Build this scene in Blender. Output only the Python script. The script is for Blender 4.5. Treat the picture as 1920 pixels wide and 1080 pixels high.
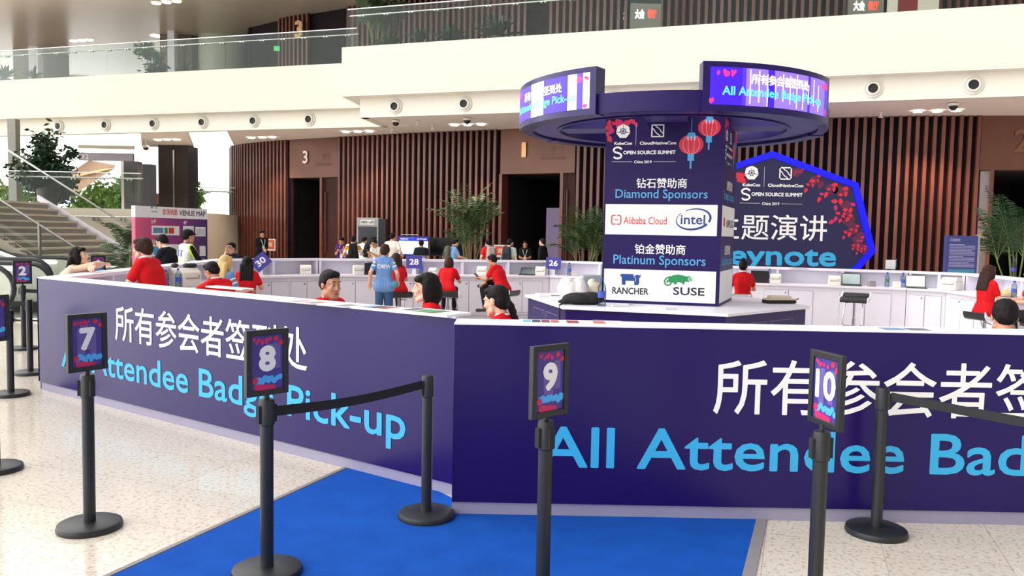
# Registration hall of a conference: built in metres, floor at z = 0, the viewer stands at the origin looking along +Y.
import bpy, math, random
from mathutils import Vector, Matrix
from mathutils.bvhtree import BVHTree
from mathutils import noise as mnoise
for o in list(bpy.data.objects): bpy.data.objects.remove(o)
sc = bpy.context.scene; COL = sc.collection
PI = math.pi; R = math.radians; RND = random.Random(5)
# ---------------------------------------------------------------- camera
cam = bpy.data.cameras.new('camera'); cam.sensor_width = 36; cam.lens = 28.5; cam.clip_end = 400
camo = bpy.data.objects.new('camera', cam); COL.objects.link(camo)
camo.matrix_world = Matrix.Translation((0, 0, 1.65)) @ Matrix.Rotation(PI/2 - 0.0657, 4, 'X') @ Matrix.Rotation(0.0187, 4, 'Z')
sc.camera = camo
# ---------------------------------------------------------------- daylight and exposure
sc.view_settings.view_transform = 'Standard'; sc.view_settings.look = 'None'; sc.view_settings.gamma = 1
sc.view_settings.exposure = 0.13
w = bpy.data.worlds.new('daylight'); sc.world = w; w.use_nodes = True
nt = w.node_tree; nt.nodes.clear()
tc = nt.nodes.new('ShaderNodeTexCoord'); sx = nt.nodes.new('ShaderNodeSeparateXYZ'); mr = nt.nodes.new('ShaderNodeMapRange')
mr.interpolation_type = 'SMOOTHSTEP'
mr.inputs['From Min'].default_value = 0.15; mr.inputs['From Max'].default_value = -0.85
mr.inputs['To Min'].default_value = 0.57; mr.inputs['To Max'].default_value = 3.8
bg = nt.nodes.new('ShaderNodeBackground'); bg.inputs['Color'].default_value = (1.0, 0.985, 0.955, 1)
wo = nt.nodes.new('ShaderNodeOutputWorld')
nt.links.new(tc.outputs['Generated'], sx.inputs[0]); nt.links.new(sx.outputs['X'], mr.inputs['Value'])
nt.links.new(mr.outputs[0], bg.inputs['Strength']); nt.links.new(bg.outputs[0], wo.inputs['Surface'])
# ---------------------------------------------------------------- materials
def lin(c): return tuple(((x/255)/12.92 if x/255 <= .04045 else ((x/255+.055)/1.055)**2.4) for x in c)
_M = {}
def mat(name, rgb, rough=.5, metal=0, emit=0, ergb=None, var=.06, scale=9, coat=0, bump=0, spec=.5):
    if name in _M: return _M[name]
    m = bpy.data.materials.new(name); m.use_nodes = True; t = m.node_tree; p = t.nodes['Principled BSDF']
    c = lin(rgb)
    p.inputs['Roughness'].default_value = rough; p.inputs['Metallic'].default_value = metal
    p.inputs['Specular IOR Level'].default_value = spec
    if coat: p.inputs['Coat Weight'].default_value = coat; p.inputs['Coat Roughness'].default_value = .08
    if emit:
        p.inputs['Emission Color'].default_value = (*lin(ergb or rgb), 1); p.inputs['Emission Strength'].default_value = emit
    if var:
        co = t.nodes.new('ShaderNodeTexCoord'); n = t.nodes.new('ShaderNodeTexNoise'); n.inputs['Scale'].default_value = scale; n.inputs['Detail'].default_value = 3
        r = t.nodes.new('ShaderNodeValToRGB'); r.color_ramp.elements[0].position = .3; r.color_ramp.elements[1].position = .7
        r.color_ramp.elements[0].color = (*[x*(1-var) for x in c], 1); r.color_ramp.elements[1].color = (*[min(1, x*(1+var)) for x in c], 1)
        t.links.new(co.outputs['Object'], n.inputs['Vector']); t.links.new(n.outputs['Fac'], r.inputs[0]); t.links.new(r.outputs[0], p.inputs['Base Color'])
        if bump:
            b = t.nodes.new('ShaderNodeBump'); b.inputs['Strength'].default_value = bump; b.inputs['Distance'].default_value = .01
            t.links.new(n.outputs['Fac'], b.inputs['Height']); t.links.new(b.outputs[0], p.inputs['Normal'])
    else: p.inputs['Base Color'].default_value = (*c, 1)
    _M[name] = m; return m
def glassmat(name, tint, refl=.1):
    m = bpy.data.materials.new(name); m.use_nodes = True; t = m.node_tree; t.nodes.clear()
    o = t.nodes.new('ShaderNodeOutputMaterial'); a = t.nodes.new('ShaderNodeBsdfTransparent'); g = t.nodes.new('ShaderNodeBsdfGlossy'); x = t.nodes.new('ShaderNodeMixShader'); f = t.nodes.new('ShaderNodeFresnel')
    f.inputs['IOR'].default_value = 1.22
    a.inputs['Color'].default_value = (*lin(tint), 1); g.inputs['Roughness'].default_value = .02; g.inputs['Color'].default_value = (.9, .95, .93, 1)
    t.links.new(f.outputs[0], x.inputs[0]); t.links.new(a.outputs[0], x.inputs[1]); t.links.new(g.outputs[0], x.inputs[2]); t.links.new(x.outputs[0], o.inputs[0])
    _M[name] = m; return m
def floormat():
    m = bpy.data.materials.new('polished_granite'); m.use_nodes = True; t = m.node_tree; p = t.nodes['Principled BSDF']; N = t.nodes.new; L = t.links.new
    co = N('ShaderNodeTexCoord'); mp = N('ShaderNodeMapping'); mp.inputs['Rotation'].default_value = (0, 0, R(19.5)); mp.inputs['Location'].default_value = (.12, .1, 0)
    L(co.outputs['Object'], mp.inputs[0])
    br = N('ShaderNodeTexBrick'); br.offset = 0; br.inputs['Scale'].default_value = 1; br.inputs['Brick Width'].default_value = .6; br.inputs['Row Height'].default_value = .6; br.inputs['Mortar Size'].default_value = .0025; br.inputs['Mortar Smooth'].default_value = .3
    br.inputs['Color1'].default_value = (*lin((226, 216, 203)), 1); br.inputs['Color2'].default_value = (*lin((216, 206, 192)), 1); br.inputs['Mortar'].default_value = (*lin((186, 172, 156)), 1)
    L(mp.outputs[0], br.inputs['Vector'])
    n1 = N('ShaderNodeTexNoise'); n1.inputs['Scale'].default_value = 38; n1.inputs['Detail'].default_value = 3; L(mp.outputs[0], n1.inputs['Vector'])
    r1 = N('ShaderNodeValToRGB'); e = r1.color_ramp.elements; e[0].position = .34; e[0].color = (.72, .66, .59, 1); e[1].position = .47; e[1].color = (1, 1, 1, 1); L(n1.outputs['Fac'], r1.inputs[0])
    n2 = N('ShaderNodeTexVoronoi'); n2.inputs['Scale'].default_value = 70; L(mp.outputs[0], n2.inputs['Vector'])
    r2 = N('ShaderNodeValToRGB'); e = r2.color_ramp.elements; e[0].position = 0; e[0].color = (.88, .85, .82, 1); e[1].position = .6; e[1].color = (1, 1, 1, 1); L(n2.outputs['Distance'], r2.inputs[0])
    def mul(a, b):
        x = N('ShaderNodeMix'); x.data_type = 'RGBA'; x.blend_type = 'MULTIPLY'; x.inputs[0].default_value = 1; L(a, x.inputs[6]); L(b, x.inputs[7]); return x.outputs[2]
    L(mul(mul(br.outputs['Color'], r1.outputs[0]), r2.outputs[0]), p.inputs['Base Color'])
    p.inputs['Roughness'].default_value = .16; p.inputs['Specular IOR Level'].default_value = .6
    return m
def carpetmat():
    m = mat('blue_carpet_pile', (23, 80, 172), .95, var=.10, scale=5, spec=.1); t = m.node_tree; p = t.nodes['Principled BSDF']
    co = t.nodes.new('ShaderNodeTexCoord'); n = t.nodes.new('ShaderNodeTexNoise'); n.inputs['Scale'].default_value = 320
    b = t.nodes.new('ShaderNodeBump'); b.inputs['Strength'].default_value = .5; b.inputs['Distance'].default_value = .004
    t.links.new(co.outputs['Object'], n.inputs['Vector']); t.links.new(n.outputs['Fac'], b.inputs['Height']); t.links.new(b.outputs[0], p.inputs['Normal']); return m
def hairmat(name, rgb):
    m = mat(name, rgb, .6, var=0, spec=.16); t = m.node_tree; p = t.nodes['Principled BSDF']
    co = t.nodes.new('ShaderNodeTexCoord'); mp = t.nodes.new('ShaderNodeMapping'); mp.inputs['Scale'].default_value = (90, 90, 9); n = t.nodes.new('ShaderNodeTexNoise'); n.inputs['Scale'].default_value = 1
    b = t.nodes.new('ShaderNodeBump'); b.inputs['Strength'].default_value = .6; b.inputs['Distance'].default_value = .006
    t.links.new(co.outputs['Object'], mp.inputs[0]); t.links.new(mp.outputs[0], n.inputs['Vector']); t.links.new(n.outputs['Fac'], b.inputs['Height']); t.links.new(b.outputs[0], p.inputs['Normal']); return m
PURPLE = mat('purple_print', (30, 13, 86), .28, var=.03, scale=2, spec=.32)
WHITE = mat('white_laminate', (236, 232, 242), .4, var=.015)
CREAM = mat('cream_plaster', (224, 216, 200), .6, var=.012, scale=1.2)
SOFFIT = mat('soffit_plaster', (238, 230, 226), .7, var=.02, scale=.8)
WOOD = mat('red_brown_slat', (106, 61, 51), .36, var=.16, scale=2.2)
DARKP = mat('dark_wall_panel', (26, 14, 20), .7, var=.15, scale=1.5, spec=.2)
BRONZE = mat('bronze_panel', (106, 68, 54), .42, metal=.25, var=.10, scale=1.4)
DOORM = mat('dark_door', (62, 32, 28), .6, var=.12, spec=.2)
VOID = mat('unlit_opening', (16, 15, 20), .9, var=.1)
BLACK = mat('black_powder_coat', (32, 34, 38), .42, var=.08)
RUBBER = mat('black_webbing', (34, 34, 38), .8, var=.1, scale=60)
CHROME = mat('chrome', (205, 205, 210), .15, metal=1, var=.02)
STEEL = mat('brushed_steel', (190, 190, 186), .3, metal=1, var=.05)
TXTW = mat('white_lettering', (242, 240, 240), .5, var=.01)
TXTB = mat('sky_blue_lettering', (52, 172, 226), .45, var=.02)
RED = mat('red_print', (214, 38, 60), .45, var=.04)
MAGENTA = mat('magenta_print', (196, 40, 100), .45, var=.06)
DARKTXT = mat('dark_lettering', (36, 34, 58), .5, var=.02)
GLASS = glassmat('clear_glass', (246, 250, 248))
PAPER = mat('white_paper', (238, 236, 236), .7, var=.03)
LEAF = mat('palm_leaf', (44, 74, 36), .5, var=.28, scale=6)
LEAFD = mat('dark_leaf', (40, 70, 40), .5, var=.3, scale=5)
STEM = mat('cane_stem', (104, 120, 62), .6, var=.2)
BARK = mat('bark', (84, 74, 60), .8, var=.2)
SOIL = mat('soil', (52, 40, 32), .95, var=.2)
POT = mat('glazed_pot', (60, 54, 52), .4, var=.08)
# ---------------------------------------------------------------- mesh helpers
class MB:
    def __init__(s): s.v = []; s.f = []; s.m = []
    def add(s, vs, fs, mi=0):
        b = len(s.v); s.v += [tuple(p) for p in vs]; s.f += [tuple(i+b for i in f) for f in fs]; s.m += [mi]*len(fs)
    def box(s, c, d, rz=0, mi=0, M=None):
        x, y, z = d[0]/2, d[1]/2, d[2]/2; ca, sa = math.cos(rz), math.sin(rz); vs = []
        for k in (-1, 1):
            for j, i in ((-1, -1), (-1, 1), (1, 1), (1, -1)):
                px, py = i*x, j*y; q = Vector((px*ca-py*sa, px*sa+py*ca, k*z))
                if M: q = M @ q
                vs.append(q+Vector(c))
        s.add(vs, [(3, 2, 1, 0), (4, 5, 6, 7), (0, 1, 5, 4), (1, 2, 6, 5), (2, 3, 7, 6), (3, 0, 4, 7)], mi); return s
    def bb(s, a, b, mi=0): return s.box([(a[i]+b[i])/2 for i in range(3)], [abs(b[i]-a[i]) for i in range(3)], 0, mi)
    def prism(s, pts, z0, z1, mi=0):
        n = len(pts); s.add([(p[0], p[1], z0) for p in pts]+[(p[0], p[1], z1) for p in pts], [tuple(range(n-1, -1, -1)), tuple(range(n, 2*n))]+[(i, (i+1) % n, n+(i+1) % n, n+i) for i in range(n)], mi); return s
    def slab(s, pts, off, mi=0):
        n = len(pts); o = Vector(off); s.add(list(pts)+[Vector(p)+o for p in pts], [tuple(range(n-1, -1, -1)), tuple(range(n, 2*n))]+[(i, (i+1) % n, n+(i+1) % n, n+i) for i in range(n)], mi); return s
    def cyl(s, a, b, r0, r1=None, n=16, mi=0, cap=True):
        r1 = r0 if r1 is None else r1; a = Vector(a); b = Vector(b); d = (b-a).normalized()
        u = d.cross(Vector((0, 0, 1)) if abs(d.z) < .95 else Vector((1, 0, 0))).normalized(); v = d.cross(u)
        ring = lambda c, r: [c+(u*math.cos(2*PI*i/n)+v*math.sin(2*PI*i/n))*r for i in range(n)]
        s.add(ring(a, r0)+ring(b, r1), [(i, (i+1) % n, n+(i+1) % n, n+i) for i in range(n)]+([tuple(range(n-1, -1, -1)), tuple(range(n, 2*n))] if cap else []), mi); return s
    def lathe(s, prof, c=(0, 0, 0), n=24, mi=0, M=None):
        vs = []; fs = []
        for r, z in prof:
            for i in range(n):
                q = Vector((r*math.cos(2*PI*i/n), r*math.sin(2*PI*i/n), z)); q = M @ q if M else q; vs.append(q+Vector(c))
        for k in range(len(prof)-1):
            for i in range(n): j = (i+1) % n; fs.append((k*n+i, k*n+j, (k+1)*n+j, (k+1)*n+i))
        s.add(vs, fs, mi); return s
    def caps(s, a, b, r0, r1=None, n=10, mi=0, hemi=4):
        # tapered capsule, closed
        r1 = r0 if r1 is None else r1; a = Vector(a); b = Vector(b); d = b-a
        d = d.normalized() if d.length > 1e-6 else Vector((0, 0, 1))
        u = d.cross(Vector((0, 0, 1)) if abs(d.z) < .95 else Vector((1, 0, 0))).normalized(); v = d.cross(u); rows = []
        for k in range(1, hemi+1): t = PI/2*k/hemi; rows.append((a-d*r0*math.cos(t), r0*math.sin(t)))
        for k in range(0, hemi): t = PI/2*k/hemi; rows.append((b+d*r1*math.sin(t), r1*math.cos(t)))
        vs = [a-d*r0]; fs = []
        for c, r in rows: vs += [c+(u*math.cos(2*PI*i/n)+v*math.sin(2*PI*i/n))*r for i in range(n)]
        vs.append(b+d*r1); m = len(rows)
        for i in range(n):
            j = (i+1) % n; fs.append((0, 1+j, 1+i))
            for k in range(m-1): fs.append((1+k*n+i, 1+k*n+j, 1+(k+1)*n+j, 1+(k+1)*n+i))
            fs.append((1+(m-1)*n+i, 1+(m-1)*n+j, len(vs)-1))
        s.add(vs, fs, mi); return s
    def ball(s, c, r, n=14, k=9, mi=0, M=None):
        r = (r, r, r) if not hasattr(r, '__len__') else r; c = Vector(c); pts = [Vector((0, 0, -1))]
        for a in range(1, k):
            t = PI*a/k
            for i in range(n): pts.append(Vector((math.sin(t)*math.cos(2*PI*i/n), math.sin(t)*math.sin(2*PI*i/n), -math.cos(t))))
        pts.append(Vector((0, 0, 1))); vs = []
        for p in pts:
            q = Vector((p.x*r[0], p.y*r[1], p.z*r[2])); q = M @ q if M else q; vs.append(q+c)
        fs = []
        for i in range(n):
            j = (i+1) % n; fs.append((0, 1+j, 1+i)); fs.append((1+(k-2)*n+i, 1+(k-2)*n+j, len(vs)-1))
            for a in range(k-2): fs.append((1+a*n+i, 1+a*n+j, 1+(a+1)*n+j, 1+(a+1)*n+i))
        s.add(vs, fs, mi); return s
    def tube(s, pts, r, n=8, mi=0):
        for a, b in zip(pts, pts[1:]): s.caps(a, b, r, r, n, mi, 2)
        return s
    def sweep(s, pts, r, n=8, mi=0, closed=False):
        P = [Vector(p) for p in pts]; m = len(P); vs = []; u = None
        for i, p in enumerate(P):
            d = (P[(i+1) % m]-P[i-1]) if closed or 0 < i < m-1 else (P[1]-P[0] if i == 0 else P[-1]-P[-2]); d.normalize()
            if u is None: u = d.cross(Vector((0, 0, 1)) if abs(d.z) < .9 else Vector((1, 0, 0))).normalized()
            u = (u-d*u.dot(d)).normalized(); v = d.cross(u); rr = r[i] if hasattr(r, '__len__') else r
            vs += [p+(u*math.cos(2*PI*k/n)+v*math.sin(2*PI*k/n))*rr for k in range(n)]
        fs = []
        for i in range(m if closed else m-1):
            a = i*n; b = ((i+1) % m)*n
            for k in range(n): q = (k+1) % n; fs.append((a+k, a+q, b+q, b+k))
        if not closed: fs += [tuple(range(n-1, -1, -1)), tuple(range((m-1)*n, m*n))]
        s.add(vs, fs, mi); return s
    def build(s, name, mats, parent=None, loc=None, bevel=0, ang=35):
        me = bpy.data.meshes.new(name); me.from_pydata(s.v, [], s.f); me.polygons.foreach_set('material_index', s.m)
        for m in (mats if isinstance(mats, (list, tuple)) else [mats]): me.materials.append(m)
        me.polygons.foreach_set('use_smooth', [True]*len(s.f)); me.update(); me.set_sharp_from_angle(angle=R(ang))
        o = bpy.data.objects.new(name, me); COL.objects.link(o)
        if parent: o.parent = parent
        if loc: o.location = loc
        if bevel:
            b = o.modifiers.new('edge', 'BEVEL'); b.width = bevel; b.segments = 2; b.limit_method = 'ANGLE'
        return o
def thing(name, label, cat, loc=(0, 0, 0), rz=0, group=None):
    o = bpy.data.objects.new(name, None); COL.objects.link(o); o.location = loc; o.rotation_euler = (0, 0, rz); o.empty_display_size = .1
    o['label'] = label; o['category'] = cat
    if group: o['group'] = group
    return o
def tag(o, label, cat, group=None, kind=None):
    o['label'] = label; o['category'] = cat
    if group: o['group'] = group
    if kind: o['kind'] = kind
    return o
def structure(name, mb, m, label=None, bevel=0, parent=None):
    o = mb.build(name, m, parent, bevel=bevel)
    if not parent: o['kind'] = 'structure'
    if label: o['label'] = label; o['category'] = name.split('_')[0]
    return o
def copy_tree(o, loc, rz, label, parent=None):
    c = o.copy(); COL.objects.link(c)
    if parent: c.parent = parent
    else: c.location = loc; c.rotation_euler = (0, 0, rz); c['label'] = label
    for ch in list(o.children): copy_tree(ch, None, None, None, c)
    return c
# ---------------------------------------------------------------- flat graphics on a surface
class Plane:                                    # origin, right axis, up axis; u and v in metres
    def __init__(s, o, ex, ey=(0, 0, 1)): s.o = Vector(o); s.x = Vector(ex).normalized(); s.y = Vector(ey).normalized(); s.n = s.x.cross(s.y)
    def __call__(s, u, v, h=0): return s.o+s.x*u+s.y*v+s.n*h
class Drum:                                     # outside of an upright cylinder; u runs along the arc to the viewer's right
    def __init__(s, c, r, a0, z0): s.c = c; s.r = r; s.a = a0; s.z = z0
    def __call__(s, u, v, h=0):
        a = s.a+u/s.r; return Vector((s.c[0]+(s.r+h)*math.cos(a), s.c[1]+(s.r+h)*math.sin(a), s.z+v))
_T = {}
def glyphs(body):
    if body not in _T:
        c = bpy.data.curves.new('lettering', 'FONT'); c.body = body; c.resolution_u = 3
        o = bpy.data.objects.new('lettering', c); COL.objects.link(o); bpy.context.view_layer.update()
        me = bpy.data.meshes.new_from_object(o.evaluated_get(bpy.context.evaluated_depsgraph_get()))
        _T[body] = ([(v.co.x, v.co.y) for v in me.vertices], [tuple(p.vertices) for p in me.polygons])
        bpy.data.objects.remove(o); bpy.data.meshes.remove(me); bpy.data.curves.remove(c)
    return _T[body]
def text(mb, P, body, u0, v0, u1, v1, mi=0, h=.002, bold=0, skew=0):
    vs, fs = glyphs(body); xs = [p[0] for p in vs]; ys = [p[1] for p in vs]; x0, x1, y0, y1 = min(xs), max(xs), min(ys), max(ys)
    if x1-x0 < 1e-6: return
    bu = bold*(v1-v0)
    offs = [(0, 0)] if not bold else [(-1, 0), (1, 0), (0, -1), (0, 1), (.7, .7), (-.7, .7), (.7, -.7), (-.7, -.7)]
    for k, (a, b) in enumerate(offs):
        mb.add([P(u0+bu+(x-x0)/(x1-x0)*(u1-u0-2*bu)+a*bu+skew*(y-y0)/(y1-y0), v0+bu+(y-y0)/(y1-y0)*(v1-v0-2*bu)+b*bu, h+k*.00006) for x, y in vs], fs, mi)
def poly(mb, P, pts, mi=0, h=.002): mb.add([P(u, v, h) for u, v in pts], [tuple(range(len(pts)))], mi)
def rect(mb, P, u0, v0, u1, v1, mi=0, h=.0015, n=1):
    for i in range(n):
        a = u0+(u1-u0)*i/n; b = u0+(u1-u0)*(i+1)/n; poly(mb, P, [(a, v0), (b, v0), (b, v1), (a, v1)], mi, h)
def disc(mb, P, u, v, ru, rv=None, mi=0, h=.002, n=20, a0=0, a1=2*PI):
    rv = rv or ru; poly(mb, P, [(u+ru*math.cos(a0+(a1-a0)*i/n), v+rv*math.sin(a0+(a1-a0)*i/n)) for i in range(n)], mi, h)
def band(mb, P, pts, wd, mi=0, h=.002, closed=False):
    # ribbon of width wd (or list of widths) along 2-D points
    m = len(pts); L = []; Rr = []
    for i, p in enumerate(pts):
        a = pts[(i-1) % m] if closed or i else p; b = pts[(i+1) % m] if closed or i < m-1 else p
        dx, dy = b[0]-a[0], b[1]-a[1]; l = math.hypot(dx, dy) or 1; k = (wd[i] if hasattr(wd, '__len__') else wd)/2
        L.append((p[0]-dy/l*k, p[1]+dx/l*k)); Rr.append((p[0]+dy/l*k, p[1]-dx/l*k))
    for i in range(m if closed else m-1):
        j = (i+1) % m; poly(mb, P, [Rr[i], Rr[j], L[j], L[i]], mi, h)
def leaf(mb, P, u, v, l, ang, mi=0, h=.002, fat=.3):
    n = 7; ca, sa = math.cos(ang), math.sin(ang); up = []; dn = []
    for i in range(n+1):
        t = i/n; y = fat*l*math.sin(PI*t**.8); up.append((t*l, y)); dn.append((t*l, -y))
    poly(mb, P, [(u+x*ca-y*sa, v+x*sa+y*ca) for x, y in dn+up[-2:0:-1]], mi, h)
def sprig(mb, P, u, v, s, ang, mis, rnd, n=7, h=.002):
    for k in range(n):
        t = k/max(1, n-1); a = ang+rnd.uniform(-.25, .25); x = u+math.cos(ang)*s*t; y = v+math.sin(ang)*s*t
        leaf(mb, P, x, y, s*rnd.uniform(.22, .36), a+(1 if k % 2 else -1)*rnd.uniform(.5, 1.0), rnd.choice(mis), h+k*.0006)
def wheel_logo(mb, P, u, v, r, fg, bg, h=.002):
    # seven-sided badge with a ship's wheel
    hep = lambda rr, k=0: [(u+rr*math.sin(2*PI*i/7+k), v+rr*math.cos(2*PI*i/7+k)) for i in range(7, 0, -1)]
    poly(mb, P, [(p[0], p[1]-.0) for p in hep(r)], fg, h)
    band(mb, P, [(u, v+.05*r), (u, v+r*1.02)], r*.05, bg, h+.0006)
    band(mb, P, [(u-r, v-.2*r), (u-.35*r, v-.16*r)], r*.07, bg, h+.0006); band(mb, P, [(u+.35*r, v-.16*r), (u+r, v-.2*r)], r*.07, bg, h+.0006)
    ring = [(u+.36*r*math.cos(2*PI*i/20), v+.36*r*math.sin(2*PI*i/20)) for i in range(20)]; band(mb, P, ring, r*.09, bg, h+.0009, True)
    for i in range(7):
        a = PI/2+2*PI*i/7; band(mb, P, [(u+.08*r*math.cos(a), v+.08*r*math.sin(a)), (u+.55*r*math.cos(a), v+.55*r*math.sin(a))], r*.06, bg, h+.0012)
    disc(mb, P, u, v, r*.13, None, bg, h+.0014, 10)
def square_logo(mb, P, u, v, r, fg, h=.002):
    # open square frame crossed by a stepped diagonal
    k = r*.2
    band(mb, P, [(u-r+k/2, v-r), (u-r+k/2, v+r)], k, fg, h); band(mb, P, [(u+r-k/2, v-r), (u+r-k/2, v+r)], k, fg, h)
    band(mb, P, [(u-r, v+r-k/2), (u+r, v+r-k/2)], k, fg, h); band(mb, P, [(u-r, v-r+k/2), (u+r, v-r+k/2)], k, fg, h)
    for s in (-1, 1): band(mb, P, [(u+s*r*.85, v-s*r*.42), (u+s*r*.42, v-s*r*.02), (u+s*r*.46, v+s*r*.06), (u+s*r*.04, v+s*r*.50), (u-s*r*.04, v+s*r*.46), (u-s*r*.42, v+s*r*.85)], r*.15, fg, h+.0004)
def s_logo(mb, P, u, v, r, fg, h=.002):
    pts = [(u+.62*r*math.cos(t), v+.45*r+.42*r*math.sin(t)) for t in [R(x) for x in range(10, 271, 20)]]
    pts += [(u+.62*r*math.cos(t), v-.45*r+.42*r*math.sin(t)) for t in [R(x) for x in range(80, -171, -20)]]
    band(mb, P, pts, r*.3, fg, h)
def event_logos(mb, P, u0, v0, W, fg, bg, h=.002):
    # the conference lock-up: width W from the left edge u0, its middle line at v0
    s = W/1.0
    wheel_logo(mb, P, u0+.17*s, v0+.40*s, .115*s, fg, bg, h); square_logo(mb, P, u0+.71*s, v0+.40*s, .1*s, fg, h)
    rect(mb, P, u0+.372*s, v0+.18*s, u0+.376*s, v0+.5*s, fg, h)
    text(mb, P, 'KubeCon', u0+.035*s, v0+.185*s, u0+.315*s, v0+.235*s, fg, h, .05)
    text(mb, P, 'CloudNativeCon', u0+.435*s, v0+.185*s, u0+1.0*s, v0+.235*s, fg, h, .05)
    s_logo(mb, P, u0+.09*s, v0+.06*s, .1*s, fg, h)
    text(mb, P, 'OPEN SOURCE SUMMIT', u0+.18*s, v0+.035*s, u0+.995*s, v0+.095*s, fg, h, .05)
    text(mb, P, 'China 2019', u0+.355*s, v0-.105*s, u0+.63*s, v0-.06*s, fg, h, .03)
    rect(mb, P, u0, v0-.082*s, u0+.325*s, v0-.078*s, fg, h); rect(mb, P, u0+.66*s, v0-.082*s, u0+1.0*s, v0-.078*s, fg, h)
def lantern(mb, P, u, v, r, red, blue, pale, h=.002, cord=.5):
    rect(mb, P, u-.02*r, v+.95*r, u+.02*r, v+(.95+cord*2)*r, blue, h)
    disc(mb, P, u, v, r, r*.82, red, h, 28)
    for k in (-.66, -.25, .25, .66):
        band(mb, P, [(u+k*r*math.cos(t), v+.8*r*math.sin(t)) for t in [R(x) for x in range(-80, 81, 16)]], r*.03, pale, h+.0005)
    poly(mb, P, [(u-.42*r, v+.55*r), (u+.42*r, v+.55*r), (u+.26*r, v+.98*r), (u-.26*r, v+.98*r)], blue, h+.001)
    for k in (-.4, 0, .4): disc(mb, P, u+k*r*.7, v+.5*r, .07*r, .2*r, pale, h+.0014, 10)
    rect(mb, P, u-.26*r, v-1.35*r, u+.26*r, v-.78*r, blue, h+.001); rect(mb, P, u-.07*r, v-2.0*r, u+.07*r, v-1.35*r, blue, h)

# ================================================================ THE SETTING
structure('floor', MB().bb((-60, -14, -.2), (40, 70, 0)), floormat())
def frame_along(name, a, b, parent_kind='structure'):
    e = bpy.data.objects.new(name, None); COL.objects.link(e); e.location = (a[0], a[1], 0); e.rotation_euler = (0, 0, math.atan2(b[1]-a[1], b[0]-a[0])); e['kind'] = parent_kind; e.empty_display_size = .1
    return e, math.hypot(b[0]-a[0], b[1]-a[1])
def resample(pts, step):
    out = []; carry = 0
    for a, b in zip(pts, pts[1:]):
        l = math.hypot(b[0]-a[0], b[1]-a[1]); t = carry
        while t < l:
            out.append((a[0]+(b[0]-a[0])*t/l, a[1]+(b[1]-a[1])*t/l, math.atan2(b[1]-a[1], b[0]-a[0]))); t += step
        carry = t-l
    return out
def slat_wall(name, pts, z0, z1, step=.21, skip=(), dep=.11, back=.2):
    mb = MB()
    for a, b in zip(pts, pts[1:]):
        t = math.atan2(b[1]-a[1], b[0]-a[0]); nx, ny = -math.sin(t)*back, math.cos(t)*back; ex, ey = math.cos(t)*.06, math.sin(t)*.06
        mb.prism([(a[0]+nx-ex, a[1]+ny-ey), (b[0]+nx+ex, b[1]+ny+ey), (b[0]+nx*2+ex, b[1]+ny*2+ey), (a[0]+nx*2-ex, a[1]+ny*2-ey)], z0, z1, 1)
    for x, y, t in resample(pts, step):
        if any(s0 < x < s1 for s0, s1 in skip): continue
        mb.box((x-math.sin(t)*dep/2, y+math.cos(t)*dep/2, (z0+z1)/2), (.085, dep, z1-z0), t, 0)
    return structure(name, mb, [WOOD, DARKP])
W3A, W3B, W1A, W1B, W2A, W2B = (-8.12, 29.3), (-6.15, 28.2), (-.47, 25.34), (1.76, 24.2), (11.9, 20.85), (15.4, 20.4)
SOF = 4.89
slat_wall('wall_back', [(-11.6, 36), (-11.72, 34.4), (-11.6, 33.2), (-11.1, 32), (-10.4, 31.1), (-9.3, 30.15), W3A], 0, SOF+.03)
slat_wall('wall_back', [(W3B[0]+.1, W3B[1]-.05), (-3.4, 26.65), W1A], 0, SOF+.03)
slat_wall('wall_back', [(W1B[0]+.12, W1B[1]-.05), (5.8, 22.55), (10.06, 21.15), W2A], 0, SOF+.03)
def portal(name, a, b, zt, open0, open1, number, chars, leaf_right, leaf_left):
    e, L = frame_along(name, a, b)
    MB().bb((0, .08, zt), (L, .5, SOF+.03)).build('header', BRONZE, e)
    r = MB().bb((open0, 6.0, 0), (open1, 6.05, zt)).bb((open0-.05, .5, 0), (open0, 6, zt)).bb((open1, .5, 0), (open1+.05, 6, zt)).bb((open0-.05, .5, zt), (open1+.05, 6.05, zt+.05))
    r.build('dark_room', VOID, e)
    if leaf_right:
        MB().bb((open1, .05, 0), (open1+.1, .6, zt)).build('jamb', WOOD, e)
        d = MB().bb((open1+.12, .16, 0), (L, .22, zt)).build('door_leaf', DOORM, e, bevel=.004)
        MB().cyl((open1+.22, .10, .9), (open1+.22, .10, zt-.5), .02).build('pull_handle', BRONZE, d)
    if leaf_left:
        MB().bb((open0-.1, .05, 0), (open0, .6, zt)).build('jamb', WOOD, e)
    P = Plane((0, .08, 0), (1, 0, 0)); mb = MB()
    if number:
        n = MB(); n0 = L*.30; vs, fs = glyphs(number)
        text(n, P, number, n0, zt+.5, n0+(.23 if number != '1' else .15), zt+.95, 0, .05, .022); text(n, P, number, n0, zt+.5, n0+(.23 if number != '1' else .15), zt+.95, 0, .03, .022)
        n.build('number', mat('gold_number', (196, 150, 104), .35, metal=.6, var=.05) if number == '1' else mat('silver_number', (222, 206, 198), .4, metal=.3, var=.05), e)
    if chars:
        text(mb, P, chars, L*.68, zt+.62, L*.86, zt+.84, 0, .012); text(mb, P, 'ODD NUMBER', L*.55, zt+.40, L*.88, zt+.50, 0, .012); rect(mb, P, L*.52, zt+.56, L*.86, zt+.57, 0, .012)
        mb.build('lettering', mat('bronze_letters', (92, 62, 52), .4, metal=.4, var=.05), e)
    return e
p3 = portal('door_1', W3A, W3B, 3.53, .0, 1.46, '3', '单号', True, False)
p1 = portal('door_2', W1A, W1B, 3.52, .08, 2.05, '1', '单号', True, True)
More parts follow.
